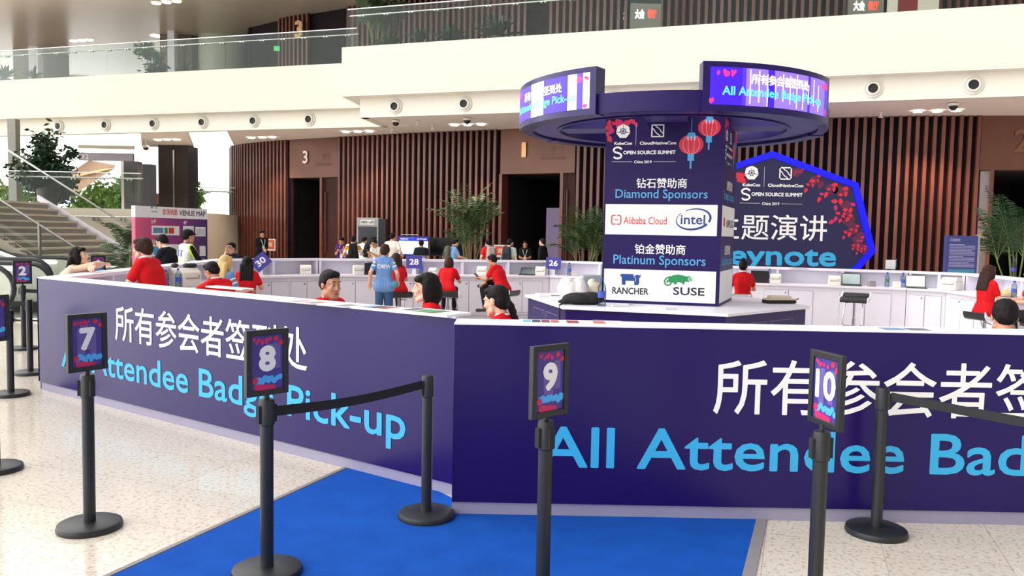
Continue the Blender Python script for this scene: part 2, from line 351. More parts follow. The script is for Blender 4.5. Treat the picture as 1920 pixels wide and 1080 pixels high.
MB().bb((1.36, .62, 0), (2.0, .72, 2.5)).build('inner_panel', mat('grey_violet_panel', (120, 106, 140), .6), p1)
p2 = portal('door_3', W2A, W2B, 3.53, .35, 3.4, None, None, False, True)
n2 = MB(); text(n2, Plane((0, .08, 0), (1, 0, 0)), '2', .78, 3.98, 1.16, 4.55, 0, .03, .02); n2.build('number', mat('bronze_number', (130, 88, 70), .4, metal=.4), p2)
# soffit over the doors, band with air jets and the balcony fronts
sof = MB().prism([(-9.55, 27.15), (-4.1, 25.4), (-4.42, 23.37), (16, 16.4), (16.2, 21.4), (11.9, 21.4), (5.9, 23.2), (1.9, 24.8), (-.3, 25.95), (-5.9, 28.8), (-7.9, 29.9), (-9.2, 30.7), (-11, 32.5), (-11.7, 34.5)], SOF+.012, SOF+.09)
sof.prism([(-12.85, 28.1), (-11.0, 27.5), (-12.9, 32.9), (-15.0, 32.9)], SOF+.012, SOF+.09)
structure('ceiling', sof, SOFFIT)
def wall_strip(pts, th, z0, z1):
    mb = MB()
    for a, b in zip(pts, pts[1:]):
        t = math.atan2(b[1]-a[1], b[0]-a[0]); nx, ny = -math.sin(t)*th, math.cos(t)*th; mb.prism([a, b, (b[0]+nx, b[1]+ny), (a[0]+nx, a[1]+ny)], z0, z1)
    return mb
FL0, FL1, FR0, FR1 = (-23, 30.75), (-4.6, 25.02), (-4.9, 23.12), (16, 16.02)
structure('wall_balcony', wall_strip([FL0, FL1], .3, 5.47, 6.8), CREAM, bevel=.01)
structure('wall_balcony', wall_strip([FR0, FR1], .3, 5.47, 6.8).prism([(-4.9, 23.12), (-4.6, 23.02), (-4.4, 25.3), (-4.7, 25.4)], 5.47, 6.8), CREAM, bevel=.01)
BL0, BL1, BR0, BR1 = (-23, 31.1), (-3.2, 24.93), (-4.42, 23.35), (16, 16.35)
band1 = wall_strip([BL0, BL1], .25, SOF, 5.47); band2 = wall_strip([BR0, BR1], .25, SOF, 5.47).prism([(-4.42, 23.35), (-4.2, 23.28), (-3.9, 25.3), (-4.1, 25.35)], SOF, 5.47)
band1.prism([FL0, FL1, (FL1[0]+.5, FL1[1]+.3), (-23, 31.2)], 5.44, 5.47); band2.prism([FR0, FR1, (16, 16.5), (-3.9, 23.3), (-3.9, 25.3), (-4.6, 25.3)], 5.44, 5.47)
structure('trim_1', band1, mat('band_plaster', (232, 228, 216), .6, var=.012)); structure('trim_2', band2, mat('band_plaster', (0, 0, 0)))
slab = MB().prism([(-23, 31.0), (-4.6, 25.3), (-4.6, 23.3), (16, 16.3), (16, 20.6), (1.7, 24.5), (-6, 28.5), (-11, 33), (-13, 40), (-30, 44)], 6.55, 6.72)
structure('floor_upper', slab, mat('upper_floor', (170, 160, 150), .4))
# upper storey wall, ceiling and pillars
UZ0, UZ1 = 6.72, 9.3
slat_wall('wall_upper', [(-11.5, 36), (-11.3, 33.5), (-10.3, 31.2), (-8.12, 29.5), (-6.1, 28.3), (-.4, 25.4), (5.8, 22.7), (10.06, 21.3), (15.5, 20.6)], UZ0, UZ1, .21, skip=[(-11.6, -8.72), (-7.3, -5.95), (.25, 1.0)])
structure('ceiling_upper', MB().prism([(-50, 38), (-23, 29.6), (-4.6, 23.9), (16, 15.6), (16, 21), (1.7, 25), (-6, 29), (-9.7, 31.5), (-11.5, 34), (-12, 40), (-14, 62), (-50, 62)], 9.3, 9.45), mat('satin_ceiling', (226, 214, 198), .28, var=.03, scale=.6))
PIL = mat('pillar_cladding', (112, 96, 84), .5, var=.1); GREY = mat('grey_cladding', (96, 96, 98), .5, var=.06)
structure('pillar', MB().bb((-22.0, 36, UZ0), (-20.2, 37.2, UZ1)), PIL); structure('pillar', MB().bb((-20.85, 35.2, UZ0), (-20.45, 35.6, UZ1)), WHITE)
structure('pillar', MB().bb((-14.1, 32.6, UZ0), (-12.85, 33.8, UZ1)), PIL); structure('pillar', MB().bb((-13.55, 32.0, UZ0), (-13.28, 32.3, UZ1)), WHITE)
structure('pillar', MB().lathe([(1.0, UZ0), (1.0, UZ1)], (-11.75, 33.2, 0), 32), mat('pale_green_pillar', (176, 180, 160), .4))
sb = MB(); sb.slab([(-23.277,42,10.55), (-22.434,42,10.566), (-21.856,42,9.237), (-22.865,42,9.218)], (0, .8, 0)); structure('beam', sb, WHITE)
sb = MB(); sb.slab([(-22.568,44,10.559), (-21.46,44,10.299), (-20.127,44,9.649), (-22.811,44,9.599)], (0, .8, 0)); structure('beam', sb, mat('grey_beam', (150, 148, 146), .5))
# ground level, left: landing, staircase, pillars
STONE = mat('beige_stone', (206, 196, 178), .5, var=.05, scale=1.5); STEPM = mat('grey_stone_step', (150, 145, 140), .45, var=.06, scale=3)
structure('floor_landing', MB().prism([(-30, 23.6), (-11.0, 24.2), (-10.6, 31.6), (-11.9, 33.2), (-12, 62), (-40, 62)], 0, 2.2), STONE)
structure('pillar', MB().bb((-13.95, 32, 2.2), (-12.78, 33, 4.89)), mat('dark_brown_cladding', (44, 32, 30), .5, var=.1)); structure('trim_3', MB().bb((-13.36, 31.95, 2.2), (-13.3, 32.0, 4.7)), STEEL)
structure('pillar', MB().bb((-16.4, 36, 2.2), (-16.0, 36.5, 4.45)), GREY)
structure('pillar', MB().bb((-14.35, 30, 2.2), (-13.85, 30.4, 4.08)).bb((-14.45, 30, 2.2), (-14.35, 30.4, 4.08), 1), [mat('dark_grey_cladding', (74, 74, 76), .5), WHITE])
structure('pillar', MB().bb((-15.75, 25.4, 2.2), (-15.5, 25.65, 4.95)), mat('pale_grey_pillar', (150, 148, 140), .5))
st = MB()
n = 14
for i in range(n):
    x1 = -9.45-i*.262; st.bb((-9.45-n*.262-2.5, 18.4, i*.1625), (x1, 22.5, (i+1)*.1625)); st.bb((x1-.3, 18.38, (i+1)*.1625-.05), (x1+.02, 22.5, (i+1)*.1625+.002), 1)
t = thing('staircase', 'pale stone staircase climbing left to the glazed landing behind the counters', 'staircase', (0, 0, 0))
st.build('steps', [STEPM, STONE], t)
def slope_rail(parent, y, name, glass=True, x0=-9.9, x1=-14.2):
    zf = lambda x: .62*(-9.45-x)
    if glass:
        g = MB(); g.slab([(x0, y, max(0, zf(x0)+.1)), (x1, y, zf(x1)+.1), (x1, y, zf(x1)+.88), (x0, y, zf(x0)+.88)], (0, .015, 0)); g.build('glass_panel', GLASS, parent)
        for k in range(4): x = x0-.05-k*1.45; MB().bb((x-.02, y-.03, max(0, zf(x)-.1)), (x+.02, y+.045, zf(x)+.95)).build('baluster', STEEL, parent)
    MB().tube([(x0+.3, y, max(.75, zf(x0)+.8)), (x0, y, zf(x0)+.9), (x1, y, zf(x1)+.9), (x1-2.5, y, zf(x1)+.9)], .028).build('handrail', STEEL, parent)
slope_rail(t, 18.34, 'near', x0=-9.2)
MB().slab([(-9.3, 18.39, 0), (-13.2, 18.39, 0), (-13.2, 18.39, 2.3), (-9.5, 18.39, .08)], (0, -.03, 0)).build('side_panel', STONE, t)
MB().slab([(-9.3, 22.55, .0), (-13.2, 22.55, 2.35), (-13.2, 22.55, 2.5), (-9.3, 22.55, .2)], (0, .12, 0)).build('stringer', WHITE, t)
slope_rail(t, 22.6, 'far', False)
def glass_rail(a, b, z0, label, n, hgt=1.05, posts=True, grp=None):
    e = thing('glass_railing', label, 'railing', (a[0], a[1], z0), math.atan2(b[1]-a[1], b[0]-a[0]), grp); L = math.hypot(b[0]-a[0], b[1]-a[1])
    for i in range(n): MB().bb((L*i/n+.006, 0, 0), (L*(i+1)/n-.006, .016, hgt)).build('glass_panel', GLASS, e)
    MB().bb((0, -.012, hgt), (L, .03, hgt+.025)).build('top_rail', STEEL, e)
    MB().cyl((0, .12, hgt-.14), (L, .12, hgt-.14), .022).build('handrail', STEEL, e)
    b_ = MB(); k = max(2, int(L/.75))
    for i in range(k): x = (i+.5)*L/k; b_.bb((x-.02, .01, hgt-.2), (x+.02, .12, hgt-.17)).bb((x+.08, .01, hgt-.2), (x+.12, .12, hgt-.17))
    b_.build('bracket', STEEL, e); return e
glass_rail((-23, 30.9), (-4.9, 25.25), 6.8, 'long glass railing on the white balcony set further back, at left', 12)
glass_rail((-4.75, 23.2), (16, 16.15), 6.8, 'glass railing on the projecting cream balcony above the ring sign', 14)
glass_rail((-15.2, 24.15), (-11.1, 24.3), 2.2, 'glass railing along the landing edge beside the staircase', 3)
glass_rail((-12.4, 31.8), (-10.7, 31.7), 2.2, 'short glass railing against the bright gap left of the slatted wall', 2)
b_ = thing('wall_handrail', 'steel handrail with brackets on the beige landing wall', 'handrail', (-13.4, 24.0, 1.95)); MB().cyl((0, 0, 0), (2.1, .02, 0), .025).build('rail', STEEL, b_)
for k in range(3): MB().bb((.15+k*.8, 0, -.12), (.19+k*.8, .14, -.02)).bb((.27+k*.8, 0, -.12), (.31+k*.8, .14, -.02)).build('bracket', STEEL, b_)
us = thing('stair_underside', 'tan sloping underside of an upper staircase hanging beyond the landing', 'staircase', (0, 0, 0))
TAN = mat('tan_soffit', (168, 134, 108), .6)
MB().slab([(-17.571,31,2.296), (-13.232,27,3.587), (-15.66,30,3.978), (-18.382,33,3.462)], (0, .1, .12)).build('soffit_panel', TAN, us)
MB().slab([(-16.41,30.1,3.426), (-13.267,27,3.586), (-13.778,27.6,3.634), (-16.547,30.5,3.551)], (0, -.02, -.01)).build('light_strip', mat('warm_strip', (226, 180, 128), .5, emit=.5), us)
hs = thing('hanging_sign', 'grey hanging direction sign reading 2 with an arrow, above the landing', 'sign', (-15.01,30,4.224))
MB().bb((-1.0, 0, -.14), (1.0, .12, .14)).build('panel', mat('grey_sign', (150, 148, 154), .5), hs)
q = MB(); text(q, Plane((0, 0, 0), (1, 0, 0)), '↑2', -.93, -.09, -.62, .09, 0, .006); q.build('lettering', TXTW, hs)
MB().bb((-1.02, .02, .3), (1.0, .14, .42)).build('beam', STONE, hs)
MB().cyl((-.85, .06, .14), (-.85, .06, .3), .012).cyl((.85, .06, .14), (.85, .06, .3), .012).build('hanger', STEEL, hs)
# ---------------------------------------------------------------- escalators
def escalator(x, y, label):
    e = thing('escalator', label, 'escalator', (x, y, 0), 0, 'escalators beside the staircase')
    for dy in (0, 1.15):
        prof = []; a = R(30)
        top = [(-.38+.38*math.cos(R(t)), .56+.38*math.sin(R(t))) for t in range(-90, 91, 15)]
        path = top+[(-1.2, .94), (-1.6, 1.0), (-2.0, 1.16), (-6.0, 1.16+4*math.tan(a))]
        MB().sweep([(p[0], dy+.06, p[1]) for p in path], .045, 8).build('handrail', BLACK, e)
        poly_ = [(p[0]*.98-.03, p[1]-.03) for p in path]+[(-6.0, .3+4*math.tan(a)), (-2.0, .22), (-.38, .22)]
        m = MB(); m.slab([(u, dy+.04, v) for u, v in poly_], (0, .05, 0)); m.build('balustrade', mat('pale_green_balustrade', (206, 212, 196), .3), e)
        m = MB(); m.bb((-2.0, dy-.06, 0), (-.1, dy+.16, .24)); m.slab([(-2, dy-.06, 0), (-2, dy-.06, .24), (-6, dy-.06, .24+4*math.tan(a)), (-6, dy-.06, 4*math.tan(a))], (0, .22, 0)); m.build('skirt', mat('dark_skirt', (60, 60, 58), .4), e)
        m = MB(); m.caps((-.55, dy+.02, .84), (-1.1, dy+.02, .84), .035).caps((-1.35, dy+.02, .88), (-2.1, dy+.02, 1.16), .035); m.build('light_tube', mat('tube_light', (255, 255, 250), .5, emit=2.2), e)
    m = MB(); m.bb((-2, .1, .02), (.4, 1.1, .05)); m.slab([(-2, .1, .0), (-2, .1, .05), (-6, .1, .05+4*math.tan(a)), (-6, .1, 4*math.tan(a))], (0, 1.0, 0)); m.build('step_band', STEEL, e)
    return e
es = escalator(-9.71, 17.0, 'escalator marked M4 with pale side and black handrail beside the stairs')
q = MB(); text(q, Plane((0, .03, 0), (1, 0, 0)), 'M4', -.44, .52, -.16, .66, 0, .012, .02); q.build('lettering', mat('grey_letters', (96, 100, 92), .5), es)
es2 = copy_tree(es, (-8.6, 13.9, 0), 0, 'escalator at the far left edge with only its rounded end in view')
for c_ in list(es2.children):
    if c_.name.startswith('lettering'): bpy.data.objects.remove(c_)
# ---------------------------------------------------------------- air jets, downlights, ceiling fittings
JETW = mat('jet_white', (226, 224, 214), .4); JETD = mat('jet_bore', (22, 22, 24), .6)
def jet(x, y, z, rz, label, grp):
    M = Matrix.Rotation(rz, 3, 'Z') @ Matrix.Rotation(PI/2, 3, 'X')
    e = thing('air_jet', label, 'air jet', (x, y, z), rz, grp); M = Matrix.Rotation(PI/2, 3, 'X')
    MB().lathe([(.0, .0), (.21, .0), (.215, .03), (.18, .05), (.165, .03)], n=28, M=M).build('rim', JETW, e)
    MB().lathe([(.165, .03), (.15, .075), (.115, .085), (.09, .05)], n=28, M=M).build('nozzle', JETW, e)
    MB().lathe([(.10, .078), (.085, .055), (.0, .05)], n=24, M=M).build('bore', JETD, e); return e
J = None
tl = math.atan2(BL1[1]-BL0[1], BL1[0]-BL0[0]); tr = math.atan2(BR1[1]-BR0[1], BR1[0]-BR0[0])
def on_line(px_list, a, b):
    return [(a[0]+(b[0]-a[0])*s, a[1]+(b[1]-a[1])*s) for s in px_list]
ordn = ['first', 'second', 'third', 'fourth', 'fifth', 'sixth', 'seventh', 'eighth']
for k, (x, y) in enumerate([(-18.016,29.547), (-16.106,28.952), (-14.162,28.346), (-12.236,27.746), (-10.351,27.158), (-8.468,26.572), (-6.519,25.964)]):
    jet(x, y, 5.17, tl, f'round white air jet, {ordn[k]} from the left end of the rear band', 'air jets in the left band')
for k, (x, y) in enumerate([(-3.367,22.989), (-1.384,22.309), (2.456,20.993), (4.418,20.32), (8.252,19.006), (10.192,18.341)]):
    jet(x, y, 5.17, tr, f'round air jet with black bore, {ordn[k]} from the left along the projecting band', 'air jets in the projecting band')
LAMP = mat('lamp_glow', (255, 246, 232), .5, emit=14); TRIM = mat('lamp_trim', (220, 214, 206), .4)
def downlight(x, y, z, label, grp, power=60, spot=True, r=.12, col=(1, .86, .7)):
    e = thing('downlight', label, 'downlight', (x, y, z), 0, grp)
    MB().lathe([(r, 0), (r*1.18, 0), (r*1.18, -.015), (r, -.02)], n=20).build('trim_ring', TRIM, e)
    MB().lathe([(0, -.008), (r, -.012)], n=20).build('lens', LAMP, e)
    if spot:
        l = bpy.data.lights.new('bulb', 'SPOT'); l.energy = power; l.spot_size = R(95); l.spot_blend = .6; l.color = col; l.shadow_soft_size = .1
        o = bpy.data.objects.new('bulb', l); COL.objects.link(o); o.parent = e; o.location = (0, 0, -.05)
for grp, where, pts in [('downlights left of door 3', 'left of the door marked 3', [(-9.284,28.829,4.88), (-8.844,28.682,4.88), (-8.447,28.542,4.88)]), ('downlights right of door 3', 'just right of the door marked 3', [(-5.497,26.634,4.88), (-5.082,26.504,4.88), (-4.688,26.378,4.88)]),
        ('downlights left of door 1', 'between doors 3 and 1 by the ring sign', [(-1.809,24.451,4.88), (-1.413,24.338,4.88), (-1.004,24.223,4.88)]), ('downlights at right', 'under the balcony at far right', [(9.964,20.324,4.88), (10.395,20.228,4.88), (10.767,20.054,4.88)]),
        ('downlights over the dark pillar', 'over the dark pillar by the landing', [(-13.123,30.09,4.88), (-12.727,29.943,4.88), (-12.351,29.882,4.88)])]:
    for k, (x, y, z) in enumerate(pts): downlight(x, y, z, f'{["left", "middle", "right"][k]} one of three round downlights {where}', grp, 150 if 'far right' not in where else 260, True, .12, (1, .84, .68) if 'far right' not in where else (1, .6, .38))
for grp, pts in [('upper ceiling lights, right trio', [(-12.297,28.177,9.29), (-11.886,28.024,9.29), (-11.493,27.904,9.29)]), ('upper ceiling lights, left trio', [(-18.296,34.061,9.29), (-17.889,33.937,9.29), (-17.507,33.815,9.29)])]:
    for k, (x, y, z) in enumerate(pts): downlight(x, y, z, f'{["left", "middle", "right"][k]} lamp of the {grp[23:]} on the upper ceiling', grp, 30, True, .15)
x, y, z = (-14.376,32.862,9.29); downlight(x, y, z, 'single lamp on the upper ceiling near the pale green pillar', None, 30, True, .2)
def dome(x, y, z, label):
    e = thing('dome_camera', label, 'camera', (x, y, z), 0, 'dome cameras under the balconies'); MB().lathe([(0, 0), (.12, 0), (.12, -.04), (.1, -.06)], n=20).build('housing', JETW, e); MB().lathe([(.1, -.06), (.08, -.12), (.04, -.155), (0, -.16)], n=20).build('lens_dome', JETD, e)
for (x, y, z), l in [((-3.452,23.707,4.88), 'dark dome camera below the jet left of the ring sign'), ((-1.345,23.001,4.88), 'dark dome camera above the lamps left of the ring sign'), ((10.171,19.074,4.88), 'dark dome camera above the lamps at far right')]: dome(x, y, z, l)
e = thing('dome_camera', 'dome camera hanging from the bright soffit left of the dark pillar', 'camera', (-13.527,30,4.581)); MB().lathe([(0, .1), (.1, .1), (.12, .03), (.11, 0)], n=20).build('housing', JETW, e); MB().lathe([(.11, 0), (.08, -.07), (0, -.1)], n=20).build('lens_dome', JETD, e); MB().cyl((0, 0, .1), (0, 0, .62), .02).build('hanger', JETW, e)
for k, ((x, y, z), l) in enumerate([((-2.823,23.734,4.88), 'small cream sprinkler left of the lamps, upper one'), ((-2.477,24.603,4.88), 'small cream sprinkler nearest the three lamps left of the ring sign'), ((-3.815,25.53,4.88), 'small cream sprinkler close to the soffit step'), ((9.177,20.598,4.88), 'small cream sprinkler right of the ring sign')]):
    o = MB().lathe([(0, 0), (.05, 0), (.05, -.02), (.02, -.04), (.02, -.09), (.06, -.11), (.05, -.13), (0, -.14)], n=14).build('sprinkler', JETW); o.location = (x, y, z); tag(o, l, 'sprinkler')
# upper storey details: number, exit sign, lit panels
q = MB(); text(q, Plane((-7.75, 29.05, 0), (.87, -.48, 0)), '3', -.09, 8.42, .27, 9.02, 0, .0, .05); o = q.build('door_number', mat('gold_number', (196, 150, 104))); tag(o, 'gold number 3 on the upper slatted wall', 'number')
o = MB().box((-8.401,28.9,8.006), (.2, .05, .16)).build('exit_sign', mat('exit_green', (70, 190, 110), .5, emit=.7)); tag(o, 'small green exit sign on the upper storey beside slats', 'sign')
def lit_panel(x0, x1, y, z1, s0, s1, label):
    e = thing('lit_sign', label, 'sign', (x0, y, UZ0)); w_ = x1-x0
    MB().bb((0, 0, 0), (w_, .12, z1)).build('panel', mat('dark_teal_glass', (36, 48, 50), .25), e); MB().bb((0, -.02, 0), (w_, 0, .95)).build('fascia', mat('grey_sign_fascia', (128, 122, 114), .5), e)
    q = MB(); P = Plane((0, -.02, 0), (1, 0, 0)); text(q, P, '大会', w_*s0, .56, w_*(s0+s1)*.5-.03, .80, 0, .006, .03); text(q, P, '餐厅', w_*(s0+s1)*.5+.05, .58, w_*s1, .80, 1, .006, .03)
    q.build('lettering', [mat('lit_white', (255, 255, 250), .5, emit=3), mat('lit_red', (255, 70, 50), .5, emit=1.6)], e)
(xa, za), (xb, zb) = (2.926,7.082), (3.713,7.096); lit_panel(xa, xb, 21.4, 3.0, .15, .85, 'dark glass panel with lit red and white lettering above the ring sign')
(xa, za), (xb, zb) = (8.101,7.285), (8.977,7.301); lit_panel(xa, xb, 20.3, 3.0, .15, .85, 'dark glass panel with lit lettering on the upper storey at right')
(xa, za), (xb, zb) = (9.062,7.276), (10.285,7.298); e = thing('upper_door', 'red door in a cream surround on the upper storey', 'door', (xa, 20.2, UZ0)); MB().bb((0, 0, 0), (.22, .1, 2.5)).bb((.72, 0, 0), (xb-xa, .1, 2.5)).build('surround', CREAM, e); MB().bb((.22, .03, 0), (.72, .08, 2.5)).build('leaf', mat('dark_red_door', (130, 34, 36), .4), e)

# ================================================================ THE DESK RING
CAB = mat('cabinet_white', (230, 226, 238), .42, var=.015); SEAM = mat('seam_grey', (150, 146, 160), .6)
PLINTH = mat('kick_board', (146, 142, 166), .5, var=.03)
def desk(name, label, a, b, div=(1.0,), doors=0, grp='registration desk sections', depth=.72, kick=.08, ledge=.26, m0=0, m1=0):
    q_ = lambda y0, y1, z0, z1, i=0: MB().prism([(y0*m0+i, y0), (L-y0*m1-i, y0), (L-y1*m1-i, y1), (y1*m0+i, y1)], z0, z1)
    rz = math.atan2(b[1]-a[1], b[0]-a[0]); L = math.hypot(b[0]-a[0], b[1]-a[1]); e = thing(name, label, 'counter', (a[0], a[1], 0), rz, grp)
    q_(0, .03, kick, 1.126).build('front_panel', PURPLE, e, bevel=.002)
    q_(.015, .035, 0, kick).build('kick_board', PLINTH, e)
    lt = q_(-.003, ledge, 1.126, 1.134); lt2 = q_(.031, ledge, 1.095, 1.126); lt.add(lt2.v, lt2.f); lt.build('ledge_top', WHITE, e)
    m = q_(.031, .045, .85, 1.095)
    x = .0
    n = max(1, round(L/div[0]))
    for i in range(n+1):
        x = min(max(L*i/n, .03+.25*m0), L-.03-.25*m1); m.bb((x-.022, .04, .85), (x+.022, ledge-.01, 1.095))
    m.build('pigeonhole', CAB, e)
    q_(.031, depth, .82, .85).build('worktop', WHITE, e)
    m = q_(.05, depth-.06, .09, .82, .002); m2 = q_(.05, depth-.10, 0, .09, .002); m.add(m2.v, m2.f); m.build('cabinet_base', CAB, e)
    L -= depth*(m0+m1); X0 = depth*m0
    for i in range(doors):
        c = X0+L*(i+.5)/doors; w_ = min(.42, L/doors*.46)
        for sgn in (-1, 1):
            x0 = c+(0 if sgn > 0 else -w_); d = MB().bb((x0+.006, depth-.064, .13), (x0+w_-.006, depth-.046, .74)).build('door', CAB, e, bevel=.002)
            d2 = MB().bb((x0+.001, depth-.0615, .125), (x0+w_-.001, depth-.0585, .745)).build('door_gap', SEAM, d)
            if sgn > 0: MB().cyl((x0+.05, depth-.048, .695), (x0+.05, depth-.036, .695), .011).build('lock', DARKTXT, d)
    return e, Plane((0, 0, 0), (1, 0, 0))
C0, C1, C2, C3, C4, C5, C6 = (-4.78, 8.13), (-5.18, 14.2), (-3.76, 15.42), (.75, 16.78), (7.16, 14.62), (8.0, 13.95), (7.72, 9.4)
LA, LB, RA, RB = (-4.745, 8.095), (-.345, 4.99), (-.33, 4.66), (5.2, 4.66)
def mit(p, q, r):                                # tangent of half the turn at q
    t = math.atan2(r[1]-q[1], r[0]-q[0])-math.atan2(q[1]-p[1], q[0]-p[0]); t = (t+PI) % (2*PI)-PI; return math.tan(t/2)+.004
dl, P = desk('registration_counter', 'purple front counter receding to the left, lettered behind signs 7 and 8', LA, LB, m0=mit(C1, C0, LB), m1=.715)
q = MB(); text(q, P, '所有参会者签到处', 1.44, .635, 4.02, .955, 0, .003, .008); q.build('lettering', TXTW, dl)
q = MB(); text(q, P, 'All Attendee Badge Pick-up', .455, .215, 4.98, .522, 0, .003, .016); q.build('lettering', TXTB, dl)
dr, P = desk('registration_counter', 'dark purple front counter facing us, lettered behind signs 9 and 10', RA, RB)
q = MB(); text(q, P, '所有参会者签到处', 1.512, .632, 4.11, .957, 0, .003, .008); q.build('lettering', TXTW, dr)
q = MB(); text(q, P, 'All Attendee Badge Pick-up', .505, .221, 5.09, .541, 0, .003, .016); q.build('lettering', TXTB, dr)
desk('registration_counter', 'white side counter running back from the corner where a bare-armed woman leans', C1, C0, (1.15,), m0=mit(C2, C1, C0), m1=mit(C1, C0, LB))
desk('registration_counter', 'short angled far counter behind the blond crew woman, below the usher', C2, C1, (.95,), 2, m0=mit(C3, C2, C1), m1=mit(C2, C1, C0))
desk('registration_counter', 'long white far counter with pigeonholes and sign 28', C3, C2, (.9,), 4, m0=mit(C4, C3, C2), m1=mit(C3, C2, C1))
desk('registration_counter', 'long white far counter in front of the keynote sign', C4, C3, (1.12,), 5, m0=mit(C5, C4, C3), m1=mit(C4, C3, C2))
desk('registration_counter', 'short far counter section in front of the blue notice board', C5, C4, (.55,), 1, m0=mit(C6, C5, C4), m1=mit(C5, C4, C3))
desk('registration_counter', 'white side counter at far right beside the seated long-haired woman', C6, C5, (.95,), 4, m1=mit(C6, C5, C4))
# ---------------------------------------------------------------- carpet
cp = thing('carpet', 'bright blue carpet strip running under the front counters', 'carpet', (0, 0, 0))
cl0, cl1, cr0, cr1 = (-2.86, 1.3), (-.62, 6.95), (.2, 1.35), (1.50, 4.72)
c = MB(); c.prism([cl0, cr0, cr1, (-.3, 4.9), (-.5, 5.15), (-1.1, 5.6)], 0, .006); c.build('pile', carpetmat(), cp)
tp = mat('grey_carpet_tape', (136, 132, 136), .6)
def strip(a, b, wd, z): t = math.atan2(b[1]-a[1], b[0]-a[0]); x, y = -math.sin(t)*wd, math.cos(t)*wd; return MB().prism([a, b, (b[0]+x, b[1]+y), (a[0]+x, a[1]+y)], .0005, z)
strip(cl0, (-1.13, 5.56), .03, .008).build('edge_tape', tp, cp); strip((cr1[0]+.045, cr1[1]), (cr0[0]+.045, cr0[1]), -.06, .008).build('edge_tape', tp, cp)
# ---------------------------------------------------------------- hexagonal table, sponsor column and ring sign
tb = thing('hexagonal_table', 'purple hexagonal table with white top around the sponsor column', 'table', (2.0, 10.9, 0))
hexa = lambda r, a=-77: [(r*math.cos(R(a+60*i)), r*math.sin(R(a+60*i))) for i in range(6)]
MB().prism(hexa(1.90), .775, .81).build('table_top', WHITE, tb, bevel=.004)
MB().prism(hexa(1.85), .06, .775).prism(hexa(1.8), 0, .06).build('base', PURPLE, tb)
for i in range(6):
    a = Vector((*hexa(1.85)[i], 0)); b = Vector((*hexa(1.85)[(i+1) % 6], 0)); d = (b-a).normalized(); nn = Vector((d.y, -d.x, 0)); c = (a+b)/2
    for s in (-1, 1):
        P = Plane(a.lerp(b, .5)+nn*.001, d); m = MB(); u0 = .03 if s > 0 else -.6
        for (x0, y0, x1, y1) in ((u0, .13, u0+.57, .137), (u0, .66, u0+.57, .667), (u0, .13, u0+.007, .667), (u0+.563, .13, u0+.57, .667)): rect(m, P, x0, y0, x1, y1, 0, .001)
        dd = m.build('cupboard_door', mat('seam_pale', (120, 112, 150), .5), tb)
        k = P(u0+.06, .62, 0) if s > 0 else P(u0+.5, .62, 0); MB().cyl(k, k+nn*.012, .014).build('lock', STEEL, dd)
CF0, CF1, CS1 = (1.1435, 10.311), (2.55, 9.96), (3.02, 11.11)
co = thing('sponsor_column', 'square purple sponsor column standing on the hexagonal table under the ring sign', 'column', (0, 0, 0))
bx = [CF0, CF1, CS1, (CF0[0]+.47, CF0[1]+1.15)]
MB().prism(bx, .8105, 3.3).build('shaft', mat('column_purple', (33, 17, 82), .45, var=.03, scale=2, spec=.22), co)
F = Plane((*CF0, 0), (CF1[0]-CF0[0], CF1[1]-CF0[1], 0)); S = Plane((*CF1, 0), (CS1[0]-CF1[0], CS1[1]-CF1[1], 0))
INTEL = mat('navy_blue_print', (20, 66, 140), .5); GRN = mat('green_print', (20, 140, 78), .5); ORED = mat('orange_red_print', (222, 48, 44), .5); LBL = mat('pale_blue_print', (78, 164, 220), .5)
